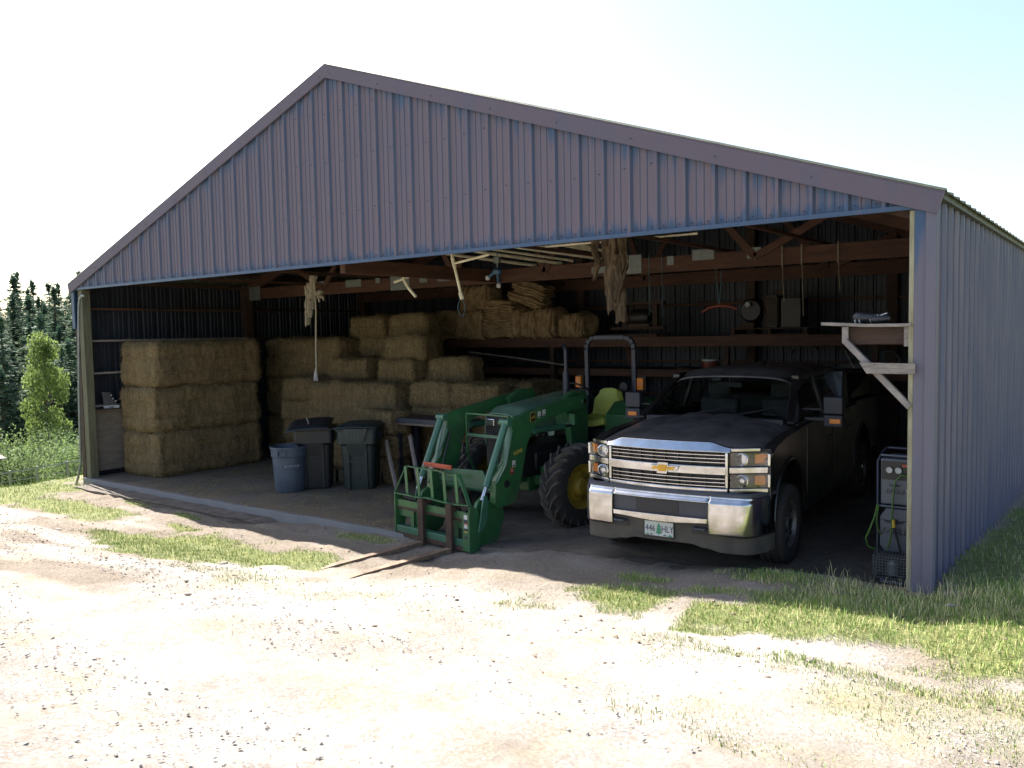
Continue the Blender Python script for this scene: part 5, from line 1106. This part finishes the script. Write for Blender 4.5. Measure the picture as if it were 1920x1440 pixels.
q = M(); c0 = Vector((.40, 2.12, 1.27)); rm = Matrix.Rotation(R(65), 3, 'X'); q.tube([c0+rm@Vector((.19*math.cos(a), .19*math.sin(a), 0)) for a in np.linspace(0, 2*PI, 26)], .015, 'trim_black', 8, False); q.bar(c0+Vector((-.18, 0, 0)), c0+Vector((.18, 0, 0)), .04, .02, 'trim_black'); q.obj('steering_wheel', P, smooth=60)
for x in (-.40, .40):
    q = M(); q.box((x-.25, 2.45, .85), (x+.25, 2.95, 1.0), 'seat_grey'); q.box((x-.25, 2.85, .95), (x+.25, 3.0, 1.50), 'seat_grey'); st = q.obj('seat', P, bevel=.05, seg=3)
    q = M(); q.box((x-.14, 2.87, 1.53), (x+.14, 2.97, 1.72), 'seat_grey'); q.obj('headrest', st, bevel=.03, seg=3)
q = M(); q.box((-.75, 3.75, .85), (.75, 4.15, 1.45), 'seat_grey'); q.obj('rear_seat', P, bevel=.05, seg=3)
q = M(); q.box((-.14, 2.10, 1.72), (.14, 2.12, 1.78), 'trim_black'); q.tube([(0, 2.1, 1.77), (0, 2.08, 1.84)], .008, 'trim_black'); q.obj('mirror', P, bevel=.01)
q = M(); q.box((-.86, 4.40, .80), (.86, 6.0, .84), 'truck_paint'); q.box((-.86, 5.98, .62), (.86, 6.05, 1.36), 'truck_paint'); q.box((-.85, 1.6, .42), (.85, 6.0, .60), 'trim_black'); q.box((-.85, .5, .60), (.85, 1.5, .9), 'trim_black'); q.obj('bed_and_chassis', P, bevel=.01)
q = M(); q.prism([(4.45, 1.41), (4.62, 1.50), (5.95, 1.72), (6.02, 1.41)], -.84, .90, 'trim_black', 'x'); q.obj('bed_cover', P, bevel=.02)
for s in (-1, 1):                                     # towing mirrors
    q = M(); x = s*1.24+(.10 if s < 0 else 0); q.box((x-.10, 1.80, 1.47), (x+.10, 1.93, 1.66), 'mirror_grey'); q.box((x-.10, 1.80, 1.33), (x+.10, 1.93, 1.46), 'mirror_grey'); q.box((min(s*.92, x), 1.85, 1.38), (max(s*.92, x), 1.91, 1.43), 'trim_black'); q.box((min(s*.90, s*1.12), 1.84, 1.50), (max(s*.90, s*1.12), 1.88, 1.53), 'trim_black'); mr = q.obj('side_mirror', P, bevel=.02, seg=3)
    q = M(); q.box((x+s*.01-.045, 1.785, 1.37), (x+s*.01+.07, 1.80, 1.42), 'amber'); q.obj('indicator', mr, bevel=.004)
# grille
def strip(m, x0, x1, z0, z1, yf, th, mat, n=24, dy=0):      # curved strip following yf(x)
    vs = []; 
    for i in range(n+1):
        x = lin(x0, x1, i/n); y = yf(x); vs += [(x, y, z0 if not callable(z0) else z0(x)), (x, y+dy, z1 if not callable(z1) else z1(x)), (x, y+th+dy, z1 if not callable(z1) else z1(x)), (x, y+th, z0 if not callable(z0) else z0(x))]
    fs = []
    for i in range(n):
        for j in range(4): fs.append((i*4+j, (i+1)*4+j, (i+1)*4+(j+1) % 4, i*4+(j+1) % 4))
    m.add(vs, fs+[(0, 1, 2, 3), (n*4, n*4+3, n*4+2, n*4+1)], mat)
gy = lambda x: .055+.075*(abs(x)/.65)**2
q = M(); strip(q, -.62, .62, .84, 1.24, lambda x: gy(x)+.06, .02, 'trim_black'); q.obj('grille_back', P)
q = M()
for z in (.895, .932, .969, 1.128, 1.165, 1.20): strip(q, -.60, .60, z, z+.0065, lambda x: gy(x)+.012, .04, 'chrome')
for x in np.linspace(-.54, .54, 9):
    for z0, z1 in ((.875, 1.00), (1.105, 1.22)): q.box((x-.006, gy(x)+.03, z0), (x+.006, gy(x)+.05, z1), 'trim_black')
q.obj('grille_bars', P)
q = M(); topz = lambda x: 1.33-.05*sm(.45, .66, abs(x)); strip(q, -.66, .66, lambda x: 1.235+.0*x, topz, lambda x: gy(x)-.02, .04, 'chrome', 40, .035); strip(q, -.62, .62, 1.01, 1.098, lambda x: gy(x)-.012, .04, 'chrome'); strip(q, -.63, .63, .835, .882, lambda x: gy(x)-.01, .05, 'chrome')
for s in (-1, 1): q.box((min(s*.605, s*.635), gy(.62)-.008, .883), (max(s*.605, s*.635), gy(.62)+.03, 1.234), 'chrome')
q.obj('chrome_surround', P, bevel=.008, seg=3, smooth=40)
q = M(); bt_ = [(-.155, -.012), (-.060, -.012), (-.060, -.046), (.045, -.046), (.052, -.012), (.145, -.012), (.175, .038), (.060, .038), (.060, .068), (-.048, .068), (-.052, .038), (-.125, .038)]
q.prism([(a*1.0, 1.045+b*1.0) for a, b in bt_], .022, .040, 'chrome', 'y'); eb = q.obj('grille_emblem', P, bevel=.003)
q = M(); q.prism([(a*.78+.0, 1.045+(b-.011)*.58+.011) for a, b in bt_], .016, .0215, 'gold', 'y'); q.obj('emblem_infill', eb)
ly = lambda x: .055+.075*(abs(x)/.65)**2+.10*sm(.62, .98, abs(x))
for s in (-1, 1):
    hl = M(); a, b = sorted((s*.645, s*.965)); strip(hl, a, b, .875, 1.255, lambda x: ly(x)+.075, .02, 'trim_black'); lt = hl.obj('headlight', P)
    for zc in (1.165, .955):
        q = M(); cx = s*.745; cy = ly(.745)+.02
        q.lathe([(.058, cy+.03), (.062, cy-.008), (.052, cy-.012), (.048, cy+.02)], 'chrome', 28, 'y', (cx, 0, zc)); q.lathe([(0, cy-.004), (.022, cy), (.040, cy+.022), (.046, cy+.04)], 'steel' if zc < 1 else 'lens', 24, 'y', (cx, 0, zc)); q.lathe([(0, cy+.045), (.055, cy+.045)], 'steel', 24, 'y', (cx, 0, zc)); q.obj('lamp', lt, smooth=40)
        q = M(); strip(q, *sorted((s*.845, s*.945)), zc-.042, zc+.045, lambda x: ly(x)+.03, .03, 'amber', 6); q.obj('indicator', lt, bevel=.004)
        q = M(); strip(q, a+.005*1, b-.005, zc-.062, zc+.066, lambda x: ly(x)-.002, .005, 'lens', 12); q.obj('lens', lt)
    q = M(); strip(q, a, b, 1.030, 1.092, lambda x: ly(x)-.008, .05, 'chrome', 10); strip(q, a, b, .842, .885, lambda x: ly(x)-.006, .06, 'chrome', 10); strip(q, *sorted((s*.66, s*.90)), 1.240, 1.275, lambda x: ly(x)+.0, .05, 'chrome', 10)
    q.box((min(s*.955, s*.985), ly(.96), .89), (max(s*.955, s*.985), ly(.96)+.12, 1.02), 'chrome'); q.box((min(s*.955, s*.985), ly(.96), 1.10), (max(s*.955, s*.985), ly(.96)+.12, 1.22), 'chrome'); q.obj('lamp_trim', P, bevel=.006, smooth=40)
# bumper
by = lambda x: -.03+.05*(x/.75)**2+.34*max(0, (abs(x)-.80)/.2)**2.0
by2 = lambda x: by(x)+.015
q = M(); strip(q, -1.0, 1.0, .795, .845, lambda x: by(x)+.03, .10, 'bumper_cap', 48); strip(q, -1.0, -.832, .44, .80, lambda x: by(x)+.0, .04, 'bumper_cap', 10); q.obj('bumper_step', P, bevel=.01, smooth=40)
q = M()
def bump(m, x0, x1, z0, z1, n=30):                    # convex chrome section
    def f(u, v):
        x = lin(x0, x1, u); a = z0(x) if callable(z0) else z0; b_ = z1(x) if callable(z1) else z1; z = lin(a, b_, v); t = (z-.42)/.38
        return (x, by(x)-.016*math.sin(max(0, min(1, t))*PI)+.03*sm(.88, 1, t), z)
    m.grid(f, n, max(8, int((.82-(z0(x0) if callable(z0) else z0))/.0097)) if True else 8, 'chrome')
zt = lambda x: .815; zl = lambda x: .555-.055*sm(.50, .56, abs(x))-.08*sm(.56, .60, abs(x))
bump(q, -.535, .485, .755, zt); bump(q, -.535, .485, lambda x: .545-.012*math.cos(x*6), .600); bump(q, .485, 1.0, .452, zt, 24); bump(q, -.83, -.535, .452, zt, 24); bp_ = q.obj('chrome_bumper', P, smooth=50, solid=.012)
q = M(); strip(q, -.53, .48, .59, .765, lambda x: by(x)+.015, .02, 'bumper_cap', 16); strip(q, -.27, .18, .612, .742, lambda x: by(x)+.009, .005, 'ink', 8); q.obj('bumper_insert', bp_)  # black strip over the insert paints the darkness of the centre opening
q = M(); zb = lambda x: .295+.03*sm(.45, .6, abs(x)-.0)*(-1)+.03*sm(.42, .30, abs(x+.0)); strip(q, -.985, .985, zb, lambda x: .55-.12*sm(.5, .6, abs(x)), lambda x: by(x)+.045, .08, 'valance', 50); q.obj('front_valance', P, bevel=.008, smooth=40)
for x in (-.46, .40):
    q = M(); q.box((x-.09, by(x)+.030, .435), (x+.09, by(x)+.046, .535), 'ink'); q.tube([(x-.06, by(x)+.03, .50), (x-.05, by(x)-.01, .49), (x+.05, by(x)-.01, .49), (x+.06, by(x)+.03, .50)], .014, 'bumper_cap', 8); q.obj('tow_hook', P)  # black panel paints the shade of the recess behind each hook
q = M(); q.box((-.20, .005, .355), (.13, .012, .545), 'trim_black'); pb = q.obj('plate_frame', P, bevel=.003)
q = M(); q.box((-.185, -.0, .37), (.12, .004, .515), 'plate_white'); lp_ = q.obj('licence_plate', P, bevel=.002)
q = M(); q.prism([(-.0325, .505), (-.010, .46), (-.018, .46), (-.003, .43), (-.014, .43), (.004, .395), (-.027, .395), (-.027, .378), (-.038, .378), (-.038, .395), (-.069, .395), (-.051, .43), (-.062, .43), (-.047, .46), (-.055, .46)], -.0015, -.0005, 'plate_green', 'y')
q.prism([(-.184, .372), (-.15, .395), (-.13, .375)], -.0012, -.0005, 'plate_green', 'y'); q.prism([(.119, .372), (.085, .398), (.06, .372)], -.0012, -.0005, 'plate_green', 'y')
q.prism([(-.13, .378), (-.115, .392), (-.10, .386), (-.08, .380)], -.0016, -.0012, 'plate_ink', 'y'); q.prism([(.01, .378), (.03, .392), (.045, .385), (.06, .378)], -.0016, -.0012, 'plate_ink', 'y'); q.obj('plate_scenery', lp_)
text('plate_number', '446', .092, 'plate_ink', lp_, (-.122, -.002, .443), (PI/2, 0, 0), .001, .78); text('plate_number', 'HLY', .092, 'plate_ink', lp_, (.060, -.002, .443), (PI/2, 0, 0), .001, .78)
q = M(); q.box((-.14, .001, .519), (.06, .004, .538), 'label_white')
for k in range(11): q.box((-.135+k*.018, -.0005, .521), (-.131+k*.018, .0005, .536), 'trim_black')
q.obj('frame_lettering', pb)

# ------------------------------------------------------------------ trees, bushes, fence, shed
def gt(x, y): return gz(x, y)
def conifer(name, h, rad, seed, mat):
    rg = np.random.default_rng(seed); vs = []; fs = []
    n = int(h*3.0)
    for i in range(n):
        t = (i+rg.random())/n; z = h*(.10+.9*t); r = rad*1.25*(1-t)**.8*rg.uniform(.75, 1.15)+.12
        for k in range(int(5+5*(1-t))):
            a = rg.uniform(0, 2*PI); rr = r*rg.uniform(.6, 1.12); m_ = int(4+rr*5)
            for j in range(m_):
                s = (j+.6)/m_; cx = rr*s*math.cos(a); cy = rr*s*math.sin(a); cz = z-.28*rr*s+.10*rr*s*s+rg.normal(0, .05)
                sz = rg.uniform(.16, .36)*(1.1-.4*s); b = rg.normal(0, 1, (3, 3)); b[:, 2] *= .45; b *= sz*.62; b[:, 2] -= .12*sz
                k0 = len(vs); vs.extend((np.array([cx, cy, cz])+b).tolist()); fs.append((k0, k0+1, k0+2))
    for j in range(60):
        k0 = len(vs); z = h*rg.uniform(.93, 1.02); b = rg.normal(0, .10, (3, 3)); b[:, 2] *= 2.5; vs.extend((np.array([0, 0, z])+b).tolist()); fs.append((k0, k0+1, k0+2))
    root = bpy.data.objects.new(name, None); COL.objects.link(root)
    raw('crown', vs, fs, [mat], parent=root); q = M(); q.tube([(0, 0, -.5), (0, 0, h*.5), (0, 0, h*.97)], [.17*h/12, .10*h/12, .015], 'bark', 8); q.obj('trunk', root, smooth=60)
    return root
protos = [conifer('conifer_tree', 13, 2.1, 11, 'conifer'), conifer('conifer_tree', 15, 2.3, 12, 'conifer'), conifer('conifer_tree', 11, 2.0, 13, 'conifer_light'), conifer('conifer_tree', 14, 1.9, 14, 'conifer')]
CAMX, CAMY = 1.383, -7.635
spots = []
rg = np.random.default_rng(5)
for row, d in enumerate((56, 60, 65, 70, 76, 82, 89, 97, 106)):
    az = -75.5+(row % 2)*.9
    while az < -56:
        spots.append((d+rg.uniform(-2.5, 2.5), az+rg.uniform(-.4, .4), row)); az += (2.2 if az < -72.5 or az > -62.5 else .78)*60/d
k_ = 0
for d, az, row in spots:
    x = CAMX+d*math.sin(R(az)); y = CAMY+d*math.cos(R(az)); pr_ = protos[k_ % 4]
    sc_ = rg.uniform(.52, .74) if row < 2 else rg.uniform(.62, .88)
    lab = ('dark green conifer standing in the dense forest across the valley', 'yellower green conifer standing in the dense forest across the valley')[k_ % 4 == 2]
    if k_ < 4: o = pr_
    else: o = dup(pr_)
    o.location = (x, y, gt(x, y)-.3); o.rotation_euler = (rg.uniform(-.03, .03), rg.uniform(-.03, .03), rg.uniform(0, 6)); o.scale = (sc_*rg.uniform(1.4, 1.9),)*2+(sc_,)
    tag(o, lab, 'conifer', 'dark green conifers in the forest' if k_ % 4 != 2 else 'yellower green conifers in the forest'); k_ += 1
def leafy(name, h, blobs, nl, sz, mat, seed, trunk=True):
    rg = np.random.default_rng(seed); vs = []; fs = []
    tot = sum(b[3]**2 for b in blobs)
    for bx, by_, bz, br in blobs:
        for _ in range(int(nl*br*br/tot)):
            d = rg.normal(0, 1, 3); d /= np.linalg.norm(d); r = br*rg.uniform(.35, 1.08)**.6
            if nz(d[0]*2.5+bx, d[1]*2.5+by_, d[2]*2.5+bz) < -.18: r *= .6
            c = np.array([bx, by_, bz])+d*r*np.array([1, 1, .85]); u = rg.normal(0, 1, 3); u /= np.linalg.norm(u); v = np.cross(u, rg.normal(0, 1, 3)); v /= np.linalg.norm(v); s = sz*rg.uniform(.6, 1.3)
            k0 = len(vs); vs.extend([(c-u*s).tolist(), (c+v*s*.5).tolist(), (c+u*s).tolist(), (c-v*s*.5).tolist()]); fs.append((k0, k0+1, k0+2, k0+3))
    root = bpy.data.objects.new(name, None); COL.objects.link(root); raw('crown' if trunk else 'foliage', vs, fs, [mat], parent=root)
    q = M()
    if trunk:
        q.tube([(0, 0, -.4), (.05, 0, h*.3), (-.03, 0, h*.6), (0, 0, h*.92)], [.16, .13, .08, .02], 'bark', 9)
        for bx, by_, bz, br in blobs: q.tube([(0, 0, max(.8, bz-br*1.1)), (bx*.6, by_*.6, bz-.2*br), (bx, by_, bz+.2*br)], [.05, .03, .012], 'bark', 6)
        q.obj('trunk', root, smooth=60)
    else:
        for k in range(7): a = k*.9; q.tube([(0, 0, -.3), (.25*math.cos(a), .25*math.sin(a), h*.4), (.55*math.cos(a), .55*math.sin(a), h*.75)], [.05, .03, .01], 'bark', 6)
        q.obj('stems', root, smooth=60)
    return root
bl = []
for k in range(26):
    t = k/25; zz = 1.3+6.2*t; rr = 1.5*math.sin(PI*min(1, .12+.80*t))**.7*(1-.15*t); a = k*2.4
    bl.append((rr*.72*math.cos(a), rr*.72*math.sin(a), zz+rg.normal(0, .15), rg.uniform(.42, .75)))
bl.append((0, 0, 7.5, .55))
tr_ = leafy('broadleaf_tree', 8.1, bl, 11500, .085, 'leaf_light', 3)
D_ = 46.0; tx, ty = CAMX-.905*D_, CAMY+.425*D_+.0
# direction of the tree from the camera is azimuth -64.9 deg... use measured bearing
azt = -.6472+math.atan((84-960)/1556.0); tx, ty = CAMX+D_*math.sin(azt), CAMY+D_*math.cos(azt)
tr_.scale = (.74, .74, 1.16); tr_.location = (tx, ty, gt(tx, ty)); tag(tr_, 'tall bright yellow-green broadleaf tree left of the barn corner', 'tree')
TREE_Z = gt(tx, ty)
def bush(px, d, h, w_, seed, label, mat='leaf_bush'):
    rg2 = np.random.default_rng(seed); b = [(rg2.normal(0, w_*.32), rg2.normal(0, w_*.3), h*rg2.uniform(.3, .75), h*rg2.uniform(.18, .34)) for _ in range(9)]
    o = leafy('bush', h, b, 5200, .055, mat, seed, False); a = -.6472+math.atan((px-960)/1556.0); x, y = CAMX+d*math.sin(a), CAMY+d*math.cos(a)
    o.location = (x, y, gt(x, y)-.1); tag(o, label, 'bush', 'bushes below the forest edge')
bush(88, 36, 3.77, 2.6, 31, 'broad bright green bush below the tall yellow-green tree')
bush(22, 34, 3.48, 2.0, 32, 'olive green bush at the left edge behind the wire fence')
bush(130, 33, 2.75, 1.8, 33, 'low light green bush right beside the barn corner post')
bush(60, 44, 4.64, 2.6, 34, 'rounded pale green bush left of the tall tree trunk', 'leaf_light')
bush(105, 42, 4.35, 2.4, 35, 'dark green bush just right of the tall tree trunk', 'conifer_light'); bush(-40, 38, 4.06, 3, 36, 'wide green bush outside the left edge of the photo'); bush(-100, 34, 4.06, 3, 37, 'green bush far outside the left edge of the photo')
bush(200, 40, 3.77, 3, 38, 'green bush hidden behind the barn corner'); bush(270, 36, 3.62, 3, 39, 'second green bush hidden behind the barn wall')
fe = thing('wire_fence', 'thin wire fence with metal posts beyond the grassy bank', 'fence', (0, 0, 0))
fp = []
for k, px in enumerate((-260, -170, -80, 8, 60, 118, 190, 270)):
    d = 27; a = -.6472+math.atan((px-960)/1556.0); x, y = CAMX+d*math.sin(a), CAMY+d*math.cos(a); z = gt(x, y); fp.append((x, y, z))
    q = M(); q.bar((x, y, z-.3), (x, y, z+1.25), .05, .05, 'fence_metal'); q.obj('fence_post', fe)
for hh in (.3, .5, .7, .95, 1.2):
    q = M(); q.tube([(x, y, z+hh) for x, y, z in fp], .010 if hh < 1.1 else .017, 'galv', 4); q.obj('wire', fe)
sd_ = thing('small_shed', 'weathered shed whose roof corner shows at the left edge', 'shed', (0, 0, 0))
a = -.6472+math.atan((-6-960)/1556.0); x, y = CAMX+31*math.sin(a), CAMY+31*math.cos(a)
q = M(); q.box((x-3.2, y-2.6, -3.6), (x-.05, y-.05, -1.12), 'shed_wall'); q.obj('wall', sd_)
q = M(); q.prism([(x-3.4, -.55), (x+.22, -1.10), (x+.22, -1.07), (x-3.4, -.52)], y-2.8, y+.08, 'shed_wall', 'y'); q.obj('roof', sd_)
for x, y, s, l in ((-6.9, -2.2, .055, 'flat pale rock left of the fork tips'), (-5.5, -3.5, .04, 'small dark rock lying alone on the bright gravel'), (.25, -.42, .05, 'dark rock in the grass at the barn corner'), (-10.6, -2.35, .06, 'reddish rock on the left dirt track'), (-.35, -2.05, .035, 'dark clod of rock at the grass edge right of centre')): rock(x, y, s, l)
